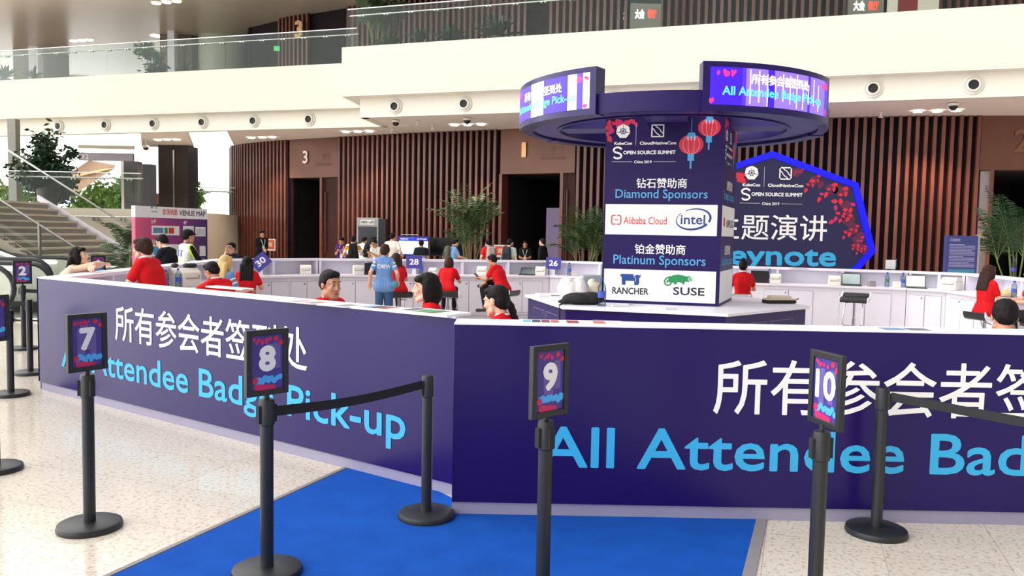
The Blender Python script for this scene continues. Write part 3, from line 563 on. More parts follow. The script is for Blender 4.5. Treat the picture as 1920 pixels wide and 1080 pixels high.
def face(P, W, zh1, en1, zh2, en2, side):
    lg = MB(); s = W/1.45
    event_logos(lg, P, (0.084,2.611)[0]*s, (0.083,2.651)[1], ((0.875,2.608)[0]-(0.084,2.611)[0])*s, 0, 1, .0045)
    lg.build('event_logos', [TXTW, PURPLE], co)
    m = MB(); r = random.Random(3); u0 = .02; v0 = 3.02
    for k in range(12): leaf(m, P, u0+.02+r.uniform(0, .36)*s, (0.158,3.101)[1]+r.uniform(-.02, .02), r.uniform(.06, .1), -PI/2+r.uniform(-.9, .9), r.choice((0, 0, 1)), .0015+k*.00006)
    for k in range(8): leaf(m, P, u0+r.uniform(.0, .06), (0.159,3.062)[1]-r.uniform(0, .17), r.uniform(.06, .1), -PI/2+r.uniform(-.6, .6), r.choice((0, 1)), .0015+k*.00006)
    lantern(m, P, (1.056,2.796)[0]*s, (1.056,2.796)[1], .148*s, 0, 2, 3, .0022, .6); lantern(m, P, (1.266,3)[0]*s, (1.266,3)[1], .135*s, 0, 2, 3, .0022, .02)
    m.build('artwork', [RED, MAGENTA, LBL, mat('pale_line', (214, 180, 214), .5)], co)
    t = MB(); text(t, P, zh1, (0.401,2.265)[0]*s, (0.71,2.26)[1], (1.022,2.268)[0]*s, (0.707,2.385)[1], 0, .002, .012); t.build('lettering', TXTW, co); t = MB(); text(t, P, zh2, (0.404,1.438)[0]*s, (0.722,1.438)[1], (1.028,1.452)[0]*s, (0.718,1.565)[1], 0, .002, .012); t.build('lettering', TXTW, co)
    t = MB(); text(t, P, en1, (0.143,2.177)[0]*s, (0.715,2.102)[1], (1.274,2.184)[0]*s, (0.711,2.247)[1], 0, .002, .008); t.build('lettering', LBL, co); t = MB(); text(t, P, en2, (0.138,1.343)[0]*s, (0.727,1.272)[1], (1.276,1.373)[0]*s, (0.723,1.425)[1], 0, .002, .008); t.build('lettering', LBL, co)
    b = MB(); ua, ub = .03*s, 1.42*s
    rect(b, P, (0.023,1.874)[0]*s, (0.728,1.678)[1], (1.398,1.892)[0]*s, (0.717,2.059)[1], 0, .0015); b.build('sponsor_panel', PAPER, co); b = MB(); rect(b, P, (0.025,1.028)[0]*s, (0.74,0.847)[1], (1.407,1.074)[0]*s, (0.728,1.242)[1], 0, .0015); b.build('sponsor_panel', PAPER, co)
face(F, 1.45, '钻石赞助商', 'Diamond Sponsors', '铂金赞助商', 'Platinum Sponsors', 0)
face(S, 1.245, '战略赞助商', 'Strategic Sponsors', '双钻赞助商', 'Double Diamond Sponsors', 1)
lg = MB(); P = F; M4 = .0026
def kk(u, v): return (u, v)
x0, y0 = (0.097,1.862); x1, y1 = (0.225,1.863); h_ = .055; t_ = .016
for sg, xx in ((1, x0), (-1, x1)):
    band(lg, P, [(xx+sg*.055, y0+h_), (xx+sg*.018, y0+h_), (xx+sg*.006, y0+h_-.02), (xx+sg*.006, y0-h_+.02), (xx+sg*.018, y0-h_), (xx+sg*.055, y0-h_)], t_, 0, M4)
band(lg, P, [((x0+x1)/2-.022, y0), ((x0+x1)/2+.022, y0)], .012, 0, M4)
text(lg, P, 'Alibaba Cloud', (0.253,1.824)[0], (0.254,1.81)[1], (0.789,1.831)[0], (0.251,1.904)[1], 0, M4, .006)
LG = [ORED, INTEL, GRN, DARKTXT, PAPER]; lg.build('sponsor_logo', LG, co); lg = MB()
ux, uy = (1.111,1.882); pts = []; wd = []
for i in range(61):
    a = R(118-i*5.7); k = i/60; rx, ry = .205*(1+.0*k), .125
    if 20 < i < 24: pass
    pts.append((ux+rx*math.cos(a)+.0, uy+ry*math.sin(a)+.04*math.cos(a)*.5)); wd.append(.008+.02*math.sin(PI*min(1, k*1.1)) )
band(lg, P, pts[:26], wd[:26], 1, M4); band(lg, P, pts[27:], wd[27:], 1, M4)
text(lg, P, 'intel', (0.958,1.821)[0], (0.958,1.817)[1], (1.254,1.825)[0], (0.955,1.939)[1], 1, M4+.0006, .02)
lg.build('sponsor_logo', LG, co); lg = MB()
# blue ox
ox, oy = (0.228,1.045); k = .0068
ox_p = [(0, 17.5), (3, 20), (24.5, 20), (26, 17.5), (28, 17), (30, 19), (33, 19.5), (36, 17.5), (38.5, 20.5), (37.5, 14.5), (35.5, 13.2), (36, 4), (33.5, 0), (27, 0), (26.5, 5), (26.5, 7.5), (10.5, 7.5), (10.5, 0), (3.8, 0), (3.2, 14), (1.5, 15.5)]
poly(lg, P, [(ox+a*k, oy+b*k) for a, b in ox_p], 1, M4); band(lg, P, [(ox+25.5*k, oy+20.5*k), (ox+26*k, oy+15*k), (ox+29*k, oy+13*k), (ox+28.5*k, oy+6*k)], .006, 4, M4+.0006)
text(lg, P, 'RANCHER', (0.135,0.964)[0], (0.136,0.926)[1], (0.591,0.98)[0], (0.134,1.011)[1], 3, M4, .03)
lg.build('sponsor_logo', LG, co); lg = MB()
cx, cy = (0.948,1.119); body = [(-.13, -.01), (-.105, .035), (-.06, .065), (0, .075), (.06, .066), (.10, .052), (.135, .058), (.165, .045), (.178, .02), (.168, -.002), (.13, -.012), (.09, -.012), (.075, -.045), (.06, -.05), (.055, -.03), (.0, -.02), (-.02, -.05), (-.045, -.05), (-.05, -.03), (-.09, -.03)]
poly(lg, P, [(cx+a, cy+b) for a, b in body], 2, M4); disc(lg, P, cx+.145, cy+.024, .022, None, 4, M4+.0005, 14); disc(lg, P, cx+.145, cy+.024, .014, None, 2, M4+.0009, 14)
sp = [(cx-.112+(.062-.0045*i)*math.cos(R(150-i*45)), cy-.03+(.062-.0045*i)*math.sin(R(150-i*45))) for i in range(11)]; sp = [(cx-.09, cy+.045), (cx-.13, cy+.03)]+[(cx-.115+(.055-.0042*i)*math.cos(R(120+i*45)), cy-.025+(.055-.0042*i)*math.sin(R(120+i*45))) for i in range(11)]; band(lg, P, sp, .02, 2, M4+.0002)
text(lg, P, 'SUSE', (0.894,0.957)[0], (0.895,0.937)[1], (1.276,0.971)[0], (0.892,1.037)[1], 3, M4, .03)
lg.build('sponsor_logo', LG, co)
lg = MB(); P = S; ha, hb = .2, (0.098,1.842)[1]
for i in range(8): leaf(lg, P, ha+.02, hb-.03, .12 if 1 < i < 6 else .08, R(8+i*23.4), 0, M4+i*.0001, .22)
text(lg, P, 'HUAWEI CLOUD', .42, hb-.05, 1.12, hb+.05, 1, M4, .01); lg.build('sponsor_logo', [ORED, DARKTXT], co)
# ring of screens held up by the column
RC, RR, G0 = (2.06, 10.84), 2.0, R(-109)
rg = thing('ring_sign', 'large purple ring sign with lit curved screens on top of the sponsor column', 'sign', (0, 0, 0))
def arc_solid(a0, a1, r0, r1, z0, z1, n=40):
    m = MB(); full = abs(a1-a0-2*PI) < 1e-4; vs = []; fs = []
    for i in range(n+1):
        a = a0+(a1-a0)*i/n
        for r, z in ((r0, z0), (r1, z0), (r1, z1), (r0, z1)): vs.append((RC[0]+r*math.cos(a), RC[1]+r*math.sin(a), z))
    for i in range(n):
        for k in range(4): fs.append((i*4+k, (i+1)*4+k, (i+1)*4+(k+1) % 4, i*4+(k+1) % 4))
    if not full: fs += [(0, 1, 2, 3), (n*4+3, n*4+2, n*4+1, n*4)]
    m.add(vs, fs); return m
RINGM = mat('ring_purple', (66, 58, 124), .45, var=.03, scale=2, spec=.25)
arc_solid(0, 2*PI, 1.48, RR-.06, 3.06, 3.14, 72).build('ring_plate', RINGM, rg)
arc_solid(0, 2*PI, RR-.17, RR-.05, 3.03, 3.25, 72).build('rim', mat('column_purple', (0, 0, 0)), rg); arc_solid(0, 2*PI, 1.46, 1.50, 3.04, 3.26, 72).build('inner_rim', PURPLE, rg)
m = MB()
for k in range(4):
    a = R(-14+90*k); m.box((RC[0]+1.1*math.cos(a), RC[1]+1.1*math.sin(a), 3.14), (.9, .5, .14), a)
m.build('arm', RINGM, rg)
LED = mat('led_violet', (70, 40, 200), .4, emit=.9); LEDW_GLARE = mat('led_white_and_glare', (255, 255, 255), .4, emit=1.6); LEDL = mat('led_lilac', (130, 100, 220), .4, emit=.9); LEDC = mat('led_cyan', (80, 220, 255), .4, emit=1.1); LEDP = mat('led_pink', (240, 40, 120), .4, emit=1.0); LEDB = mat('led_blue', (52, 10, 214), .4, emit=.95)
SEQ = [LED, LEDW_GLARE, LEDL, LEDC, LEDP, LEDB]
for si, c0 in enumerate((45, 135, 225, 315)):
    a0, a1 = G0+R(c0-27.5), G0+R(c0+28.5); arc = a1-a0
    hs_ = arc_solid(a0, a1, RR-.2, RR, 3.02, 3.55, 40).build('screen_housing', PURPLE, rg)
    D = Drum(RC, RR+.002, a0, 3.09); Wd = arc*RR; H_ = .40; m = MB(); e0 = .08
    n = 40; rnd = random.Random(si+4)
    if si == 0:
        for i in range(n):
            t = i/n; mi = 5 if t < .2 or .35 < t < .42 or .70 < t < .73 else (2 if .22 < t < .95 else 0)
            rect(m, D, e0+(Wd-2*e0)*i/n, 0, e0+(Wd-2*e0)*(i+1)/n, H_, mi, 0)
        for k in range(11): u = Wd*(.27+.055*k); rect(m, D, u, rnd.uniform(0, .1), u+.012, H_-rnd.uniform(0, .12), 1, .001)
    else:
        for i in range(n):
            t = i/n; mi = 0 if t < .38 else (1 if t < .55 else (5 if .56 < t < .81 else (1 if t < .90 else (0 if t < .94 else 1))))  # the white bands are window glare on the screen, painted as glowing colour
            rect(m, D, e0+(Wd-2*e0)*i/n, 0, e0+(Wd-2*e0)*(i+1)/n, H_, mi, 0)
    tm = MB(); vs0 = (.36, .84) if si == 0 else (.08, .80)
    def wrap(body, u0, v0, u1, v1, mi, bold):
        text(tm, D, body, u0, v0, u1, v1, mi, .003, bold)
    if si == 0: wrap('所有参会者签到处', Wd*.28, .235, Wd*.71, .345, 1, .012); wrap('All Attendee Badge Pick-up', Wd*.11, .075, Wd*.86, .20, 3, .02)
    else: wrap('所有参会者签到处', Wd*.28, .22, Wd*.75, .33, 1, .012); wrap('All Attendee Badge Pick-up', Wd*.11, .07, Wd*.86, .19, 3, .02)
    for cu in (0, 1):
        for k in range(9): leaf(m, D, e0+(.02+rnd.uniform(0, .26) if cu == 0 else Wd-2*e0-.05-rnd.uniform(0, .12)), H_-.02-rnd.uniform(0, .03), rnd.uniform(.04, .08), -PI/2+rnd.uniform(-.8, .8), 4, .002+k*.0001)
        for k in range(3): leaf(m, D, e0+(.02 if cu == 0 else Wd-2*e0-.06), .0+rnd.uniform(.0, .03), .06, PI/2+rnd.uniform(-.7, .7), 4, .002+k*.0001)
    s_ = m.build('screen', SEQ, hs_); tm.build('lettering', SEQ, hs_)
# ---------------------------------------------------------------- keynote sign
ky = thing('keynote_sign', 'dark blue heptagonal keynote sign with glowing blue frame behind the far counter', 'sign', (5.99, 19.0, 0))
hp = [(0, 3.70), (2.03, 3.0), (2.51, 1.41), (1.35, .02), (-1.35, .02), (-2.51, 1.41), (-2.03, 3.0)]
inn = [(a*.935, 1.72+(b-1.72)*.925) for a, b in hp]
sl = MB(); sl.slab([(a, .03, b) for a, b in inn], (0, .22, 0)); sl.build('board', mat('night_blue_print', (32, 28, 74), .5, var=.03), ky)
fr = MB(); nn_ = 7
for i in range(7):
    j = (i+1) % 7; A_, B_, C_, D_ = hp[i], hp[j], inn[j], inn[i]; fr.slab([(A_[0], 0, A_[1]), (B_[0], 0, B_[1]), (C_[0], 0, C_[1]), (D_[0], 0, D_[1])], (0, .26, 0))
fr.build('glowing_frame', mat('blue_neon', (0, 0, 255), .5, emit=1.1, var=0), ky)
P = Plane((-5.99, .028, 0), (1, 0, 0)); m = MB()
u0 = (5.281,2.592)[0]; event_logos(m, P, u0, (5.281,2.605)[1], (6.747,2.632)[0]-u0, 0, 1)
m.build('event_logos', [TXTW, mat('night_blue_print', (0, 0, 0))], ky)
m = MB(); text(m, P, '主题演讲', (4.677,1.737)[0], (6.09,1.633)[1], (7.343,1.787)[0], (6.066,2.236)[1], 0, .002, .006); m.build('lettering', TXTW, ky)
m = MB(); text(m, P, 'Keynote', (4.515,0.986)[0], (6.12,0.891)[1], (7.589,1.043)[0], (6.094,1.527)[1], 0, .002, .03); m.build('lettering', TXTB, ky)
m = MB(); r = random.Random(11)
for (u, v), s_, a in [((6.745,3.262), .2, -2.9), ((7.147,3.146), .42, -2.4), ((7.552,2.968), .5, -2.5), ((7.804,2.887), .5, -2.2), ((7.984,2.482), .5, -2.6), ((7.934,2.233), .45, -2.9), ((8.095,1.988), .4, -2.6), ((8.231,1.742), .35, -2.4), ((8.291,1.531), .25, -2.6)]:
    for k in range(3): leaf(m, P, u+r.uniform(-.12, .05), v+r.uniform(-.12, .05), r.uniform(.18, .34), a+r.uniform(-.9, .9), 2, .0015+k*.0009, .32)
    sprig(m, P, u, v, s_, a, (0, 0, 1), r, 6, .005)
for k in range(5): leaf(m, P, (5.212,3.11)[0]+r.uniform(-.1, .05), (5.212,3.11)[1]+r.uniform(-.1, .1), .22, r.uniform(-.7, .3), 0, .002+k*.0001)
m.build('artwork', [RED, MAGENTA, mat('plum_print', (96, 32, 70), .5)], ky)
# ---------------------------------------------------------------- notice board, venue map
nb = thing('notice_board', 'upright blue notice board with pale text lines near the right-hand palm', 'notice board', (9.417, 17.0, 0))
w2, zt = ((9.75,1.776)[0]-(9.07,1.764)[0])/2, (9.403,1.803)[1]
MB().bb((-w2, 0, 0), (w2, .1, zt)).build('panel', mat('notice_blue', (58, 62, 122), .5), nb); MB().bb((w2-.03, -.01, 0), (w2+.01, .11, zt)).build('edge_trim', STEEL, nb)
P = Plane((0, 0, 0), (1, 0, 0)); m = MB(); text(m, P, '日程概览', -w2+.07, zt-.12, -w2+.28, zt-.06, 0, .002, .01); r = random.Random(8)
for i in range(16):
    v = zt-.18-i*.031; rect(m, P, -w2+.06, v-.012, -w2+.06+(2*w2-.14)*(1 if i % 4 else r.uniform(.5, .9)), v, 0, .002)
m.build('lettering', mat('pale_violet_print', (164, 160, 200), .5), nb); m = MB(); rect(m, P, -w2+.05, .05, w2-.07, zt-.70, 0, .002); m.build('artwork', mat('teal_print', (66, 128, 166), .5), nb)
VA, VB = (-6.51, 14.0), (-5.9, 15.68); vl = math.hypot(VB[0]-VA[0], VB[1]-VA[1])
vm = thing('venue_map_board', 'white and magenta venue map board behind the guard in a reflective vest', 'board', (*VA, 0), math.atan2(VB[1]-VA[1], VB[0]-VA[0]))
mm = bpy.data.materials.new('pink_to_navy_print'); mm.use_nodes = True; t_ = mm.node_tree; pb = t_.nodes['Principled BSDF']; tcn = t_.nodes.new('ShaderNodeTexCoord'); sxx = t_.nodes.new('ShaderNodeSeparateXYZ'); mrr = t_.nodes.new('ShaderNodeMapRange'); cr = t_.nodes.new('ShaderNodeValToRGB')
mrr.inputs['From Max'].default_value = vl; cr.color_ramp.elements[0].color = (*lin((222, 92, 130)), 1); cr.color_ramp.elements[1].color = (*lin((46, 36, 100)), 1); e_ = cr.color_ramp.elements.new(.45); e_.color = (*lin((150, 52, 122)), 1)
t_.links.new(tcn.outputs['Object'], sxx.inputs[0]); t_.links.new(sxx.outputs[0], mrr.inputs[0]); t_.links.new(mrr.outputs[0], cr.inputs[0]); t_.links.new(cr.outputs[0], pb.inputs['Base Color'])
vz = (-0.005,1.831)[1]
MB().bb((0, 0, 0), (vl, .08, vz)).build('panel', mm, vm); MB().bb((0, -.002, vz), (vl, .082, 2.03)).build('header', PAPER, vm)
P = Plane((0, -.002, 0), (1, 0, 0)); m = MB()
text(m, P, '会场地图', (0.623,1.933)[0], vz+.06, (0.99,1.945)[0], vz+.17, 0, .002, .01); text(m, P, 'VENUE MAP', (1.043,1.927)[0], vz+.055, (1.734,1.928)[0], vz+.155, 1, .002, .03)
wheel_logo(m, P, (0.378,1.982)[0], vz+.19, .03, 1, 2); square_logo(m, P, (0.478,1.985)[0], vz+.19, .026, 1); rect(m, P, (0.359,1.925)[0], vz+.1, (0.508,1.92)[0], vz+.112, 1, .002)
for s_, (a, b) in (('1F', (0.369,1.756)), ('4F', (1.137,1.753)), ('5F', (0.364,1.399))): text(m, P, s_, a, b-.03, a+.1, b+.04, 2, .002, .03)
for (a, b), (c, d) in (((0.365,1.522), (1.041,1.692)), ((1.134,1.506), (1.414,1.698)), ((1.455,1.508), (1.732,1.683)), ((0.36,1.145), (1.037,1.358)), ((1.566,1.132), (1.728,1.324))): rect(m, P, a, b, c, d, 2, .0015)
for (a, b), (c, d), k in (((0.403,1.56), (0.645,1.657), 3), ((0.669,1.552), (0.748,1.659), 4), ((0.773,1.553), (0.906,1.661), 5), ((1.162,1.536), (1.4,1.658), 6), ((1.484,1.528), (1.717,1.652), 6), ((0.41,1.172), (0.564,1.323), 7)): rect(m, P, a, b, c, d, k, .0025)
m.build('artwork', [RED, mat('grey_violet_letters', (80, 70, 96), .5), PAPER, mat('slate_blue', (104, 132, 176), .5), GRN, ORED, mat('pale_grey_print', (204, 206, 212), .5), LBL], vm)
# ---------------------------------------------------------------- stanchions
SIGNP = mat('sign_purple_print', (70, 56, 140), .4); SKY = mat('sky_print', (76, 170, 240), .45); LILAC = mat('lilac_print', (104, 88, 158), .45)
def stanchion(x, y, label, num=None, rz=0, pole=.855, clips=(), seed=1, off=0):
    e = thing('sign_stanchion' if num else 'belt_stanchion', label, 'stanchion', (x, y, 0), 0, 'queue stanchions')
    MB().lathe([(0, 0), (.165, 0), (.168, .012), (.162, .032), (.15, .038), (.045, .042), (0, .042)], n=40).build('base', BLACK, e)
    MB().lathe([(.031, .04), (.031, pole-.13), (.031, pole-.12)], n=24).build('pole', BLACK, e)
    hd = MB().lathe([(.031, pole-.13), (.037, pole-.125), (.037, pole-.02), (.033, pole-.004), (.0, pole)], n=24).build('belt_cassette', BLACK, e)
    for a in clips: MB().box((.04*math.cos(a), .04*math.sin(a), pole-.075), (.016, .028, .085), a).build('belt_clip', RUBBER, hd)
    if num:
        rr = Matrix.Rotation(rz, 3, 'Z'); z0 = pole+.016; w_, h_ = .22, .312
        MB().cyl((0, 0, pole-.01), (0, 0, z0+.01), .012).build('stem', BLACK, e)
        f = MB()
        for c, d in (((-w_/2+.013, 0, z0+h_/2), (.026, .026, h_)), ((w_/2-.013, 0, z0+h_/2), (.026, .026, h_)), ((0, 0, z0+.013), (w_-.052, .026, .026)), ((0, 0, z0+h_-.013), (w_-.052, .026, .026))): f.box(rr @ (Vector(c)+Vector((0, off, 0))), d, rz)
        fr = f.build('sign_frame', BLACK, e, bevel=.002)
        MB().box(rr @ Vector((0, .002+off, z0+h_/2)), (w_-.05, .012, h_-.05), rz).build('backing', SIGNP, fr)
        P = Plane(rr @ Vector((0, -.0045+off, z0)), rr @ Vector((1, 0, 0))); m = MB(); r = random.Random(seed)
        wi = w_/2-.027
        for k in range(5): u = r.uniform(-wi*.8, wi*.5); rect(m, P, u, .08+r.uniform(0, .08), u+r.uniform(.02, .05), h_-.06-r.uniform(0, .06), 4, .0004+k*.00005)
        for k in range(10): disc(m, P, -wi+.012+r.uniform(0, .09), h_-.04-r.uniform(0, .022), r.uniform(.006, .010), None, 2, .0008+k*.00003, 10)
        for u, v in ((wi*.55, h_-.045), (wi*.87, h_-.066)): disc(m, P, u, v, .013, .012, 1, .001, 14)
        for k in range(9): disc(m, P, -wi*.7+k*wi*.19, .072+r.uniform(-.012, .012), r.uniform(.012, .018), None, 3, .0008+k*.00003, 12)
        for k in range(9): u = -wi+.02+k*(2*wi-.04)/8*.72; disc(m, P, u, .042+(.03 if k == 0 else 0)-k*.0014, .0165, None, 2, .0012+k*.00003, 12)
        m.build('artwork', [SIGNP, RED, MAGENTA, SKY, LILAC], fr)
        m = MB(); nw = .05*len(num)+.04; text(m, P, num, -nw/2*(1 if num != '1' else .5), h_*.36, nw/2*(1 if num != '1' else .5), h_*.76, 0, .002, .065 if len(num) == 1 else .045); m.build('number', TXTW, fr)
    return e
stanchion(-2.293, 4.352, 'black sign stanchion numbered 7 on the pale floor', '7', R(58), .855, (R(200), R(-30)), 1)
stanchion(-1.153, 3.80, 'black sign stanchion numbered 8 holding a belt, in front of the left counter', '8', R(47), .855, (R(52), R(225)), 2)
stanchion(.158, 3.46, 'black sign stanchion numbered 9 on the blue carpet', '9', R(43), .855, (R(-55), R(215)), 3, -.014)
stanchion(1.312, 3.36, 'black sign stanchion numbered 10, its sign turned away', '10', R(-77), .855, (R(10), R(190)), 4, .014)
stanchion(-6.5, 10.74, 'black sign stanchion numbered 2 near the escalator', '2', R(40), .86, (R(180),), 5)
stanchion(-6.75, 13.2, 'black sign stanchion numbered 1 behind the leaning woman', '1', R(40), .86, (), 6)
stanchion(-3.46, 5.37, 'black sign stanchion cut by the left edge of the view', '6', R(62), .855, (), 7)
stanchion(-.474, 4.62, 'black belt post on the blue carpet at the joint of the two counters', None, 0, .838, (R(220),), 0)
stanchion(2.09, 4.50, 'black belt post standing close to the right counter beside sign 10', None, 0, .838, (R(-50),), 0)
stanchion(-4.85, 8.04-.25, 'black belt post by the left end of the counter, at left edge', None, 0, .838, (R(180),), 0)
stanchion(-5.35, 8.95, 'black belt post half hidden behind the left counter end', None, 0, .838, (R(180),), 0)
def belt(a, b, label, grp='retractable belts'):
    a = Vector(a); b = Vector(b); d = (b-a); n = Vector((-d.y, d.x, 0)).normalized()*.0012; pts = []
    m = MB(); k = 12; vs = []
    for i in range(k+1):
        t = i/k; p = a.lerp(b, t); p.z -= .02*math.sin(PI*t)
        for s in (-1, 1):
            for zz in (-.0245, .0245): vs.append(p+n*s+Vector((0, 0, zz)))
    fs = []
    for i in range(k):
        o = i*4; q = o+4; fs += [(o, o+1, q+1, q), (o+3, o+2, q+2, q+3), (o+1, o+3, q+3, q+1), (o+2, o, q, q+2)]
    m.add(vs, fs); return tag(m.build('retractable_belt', RUBBER), label, 'belt', grp)
belt((-1.118, 3.845, .785), (-.505, 4.585, .785), 'black belt stretched from sign 8 to the post at the counter joint')
belt((2.12, 4.46, .79), (3.5, 2.8, .79), 'black belt running out of view to the right from the post by sign 10')
belt((-4.89, 7.79, .785), (-9, 7.5, .785), 'black belt leaving the left view edge at the nearer post')
belt((-5.39, 8.95, .785), (-9.5, 8.6, .785), 'black belt running left from the half hidden post')
belt((-6.46, 10.74, .785), (-5.3, 11.0, .785), 'black belt from sign 2 to the side counter')

# ================================================================ PEOPLE
def fuse(mb, name, mats, vox, smooth=3, pick=None, parent=None, noise_amp=0):
    me = bpy.data.meshes.new('raw'); me.from_pydata(mb.v, [], mb.f); o = bpy.data.objects.new('raw', me); COL.objects.link(o)
    r = o.modifiers.new('r', 'REMESH'); r.mode = 'VOXEL'; r.voxel_size = vox; r.use_smooth_shade = True
    if smooth: s = o.modifiers.new('s', 'SMOOTH'); s.iterations = smooth; s.factor = .5
    bpy.context.view_layer.update()
    out = bpy.data.meshes.new_from_object(o.evaluated_get(bpy.context.evaluated_depsgraph_get())); bpy.data.objects.remove(o); bpy.data.meshes.remove(me)
    out.name = name; out.materials.clear()
    for m in (mats if isinstance(mats, (list, tuple)) else [mats]): out.materials.append(m)
    if noise_amp:
        for v in out.vertices: v.co += v.normal*noise_amp*mnoise.noise(Vector((v.co.x*55, v.co.y*55, v.co.z*14)))
    if pick: out.polygons.foreach_set('material_index', [pick(p.center, p.normal) for p in out.polygons])
    out.polygons.foreach_set('use_smooth', [True]*len(out.polygons)); out.update()
    ob = bpy.data.objects.new(name, out); COL.objects.link(ob)
    if parent: ob.parent = parent
    return ob
SKIN = {'a': mat('skin_light', (226, 176, 150), .5, var=.04), 'b': mat('skin_tan', (192, 138, 108), .5, var=.05), 'c': mat('skin_pale', (238, 196, 168), .5, var=.03)}
HAIRB = hairmat('black_hair', (24, 20, 22)); HAIRBR = hairmat('brown_hair', (58, 38, 32)); HAIRBL = hairmat('blond_hair', (214, 178, 120))
EYEW = mat('eye_white', (236, 232, 228), .25, var=.01); EYED = mat('eye_dark', (24, 16, 14), .2); LIP = mat('lip', (176, 84, 78), .45, var=.04)
CLOTH = {}
def cloth(rgb):
    if rgb not in CLOTH: CLOTH[rgb] = mat('fabric_%d' % len(CLOTH), rgb, .85, var=.05, scale=14, spec=.2)
    return CLOTH[rgb]
def ik(S, T, a, b, pole):
    d = T-S; L = min(d.length, (a+b)*.995); d.normalize(); T = S+d*L
    x = (a*a-b*b+L*L)/(2*L); h = math.sqrt(max(0, a*a-x*x)); p = (pole-d*pole.dot(d)).normalized()
    return S+d*x+p*h, T
def person(x, y, face, label, h=1.70, sit=None, lean=0, turn=0, hy=0, hp=0, L=None, Rr=None, skin='a', shirt=(206, 30, 34), sleeve=.62, pants=(34, 36, 46), hair=('short', HAIRB), fem=False, vox=.011, grp=None, curl=.5, pick=None, shirt2=(), lanyard=None, collar=None, crossed=False, glasses=False, extra=None, shirtname='shirt', polL=None, polR=None, zoff=0):
    s = h/1.72; V = Vector
    hz = (sit/s+.10) if sit else .93
    sp = V((0, math.sin(R(lean)), math.cos(R(lean)))); up = V((0, math.sin(R(lean*1.15)), math.cos(R(lean*1.15))))
    tx = V((math.cos(R(turn)), math.sin(R(turn)), 0)); ty = V((-math.sin(R(turn)), math.cos(R(turn)), 0))
    H0 = V((0, 0, hz)); W0 = H0+sp*.15; CH = H0+sp*.34; NB = H0+sp*.36+up*.15
    sw = .134 if fem else .16; SH = {1: NB-up*.055+tx*sw, -1: NB-up*.055-tx*sw}
    RH = Matrix.Rotation(R(hy), 3, 'Z') @ Matrix.Rotation(-R(hp), 3, 'X'); NK = NB+up*.015; HC = NK+RH @ V((0, .024, .122))
    hd = lambda p: HC+RH @ V(p)
    pr = .092 if fem else .095; B = MB(); C = lambda a, b, r0, r1=None: B.caps(a, b, r0, r1, 12)
    secs = [(H0, V((1, 0, 0)), .085, pr+.01), (W0, (V((1, 0, 0))+tx)/2, .05 if fem else .068, .08 if fem else .092), (CH, tx, .06 if fem else .08, .094 if fem else .103), (NB-up*.07, tx, sw-.07, .072)]
    def torso(M, g):
        for (c0, a0, w0, r0), (c1, a1, w1, r1) in zip(secs, secs[1:]):
            for k in (-1, -.33, .33, 1): M.caps(c0+a0*w0*k, c1+a1*w1*k, r0+g, r1+g, 12)
        M.caps(SH[-1]+tx*.045, SH[1]-tx*.045, .062+g, .062+g, 12); M.caps(NB-up*.05-tx*.08, NB-up*.005, .05+g*.8, .055+g*.4, 10); M.caps(NB-up*.05+tx*.08, NB-up*.005, .05+g*.8, .055+g*.4, 10)
        if fem:
            for k in (-1, 1): M.ball(CH+tx*.075*k+ty*.07-up*.03, .062+g)
    torso(B, 0); C(NB-up*.04, HC+RH @ V((0, -.02, -.06)), .055 if fem else .062, .05 if fem else .056)
    # legs
    legs = []
    for k in (-1, 1):
        hip = H0+V(((.075 if fem else .085)*k, 0, -.02))
        if sit:
            if crossed and k == 1: kn = H0+V((.2, .40, .12)); an = H0+V((-.16, .34, .10))
            else: kn = H0+V((.13*k, .42, -.03)); an = H0+V((.12*k, .36, -.43))
        else: kn = V((.10*k, .02, hz*.53)); an = V((.105*k, -.02, .085))
        if an.z < .085 and not (crossed and k == 1): an.z = .085
        toe = an+(V((.02*k, .16, -.055)) if not (crossed and k == 1) else V((-.13, .06, -.05))); legs.append((hip, kn, an, toe))
        C(hip, kn, .085, .056); C(kn, an+(kn-an)*.5, .052, .053); C(an+(kn-an)*.5, an, .053, .038); C(an, toe, .04, .03)
    # arms and hands
    arms = []
    fr = max(.0085, vox*.78)
    for k, T in ((-1, L), (1, Rr)):
        S0 = SH[k]; T = (NB+V(T)) if T else S0+V((.07*k, .05, -.50))
        po = (polL if k < 0 else polR); po = V(po) if po else V((.45*k, -.45, -.8))
        el, wr = ik(S0, T, .275, .245, po); arms.append((S0, el, wr))
        C(S0, el, .048 if fem else .054, .038); C(el, el.lerp(wr, .35), .038, .04); C(el.lerp(wr, .35), wr, .04, .025)
        d = (wr-el).normalized(); sd = d.cross(V((0, 0, 1))) if abs(d.z) < .9 else V((0, 1, 0)); sd = (sd-d*sd.dot(d)).normalized(); pn = d.cross(sd).normalized()
        if pn.z > 0: pn = -pn
        if abs(d.z) >= .9: pn = V((-k, 0, 0)); sd = V((0, 1, 0))
        for q, (off, ln) in enumerate(((-.033, .065), (-.011, .078), (.011, .074), (.032, .058))):
            kn_ = wr+d*.088+sd*off; C(wr+sd*off*.5+d*.01, kn_, .016, .012)
            d1 = (d*math.cos(curl)+pn*math.sin(curl)); m1 = kn_+d1*ln*.5; d2 = (d*math.cos(curl*2.2)+pn*math.sin(curl*2.2)); C(kn_, m1, fr*1.1, fr); C(m1, m1+d2*ln*.5, fr, fr*.85)
        tb_ = wr+d*.03-sd*.02*(1 if k > 0 else -1); t1 = tb_+(d*.5-sd*(.8 if k > 0 else -.8)+pn*.4).normalized()*.045; C(tb_, t1, .014, fr*1.15); C(t1, t1+(d*.8+pn*.35).normalized()*.032, fr*1.1, fr*.9)
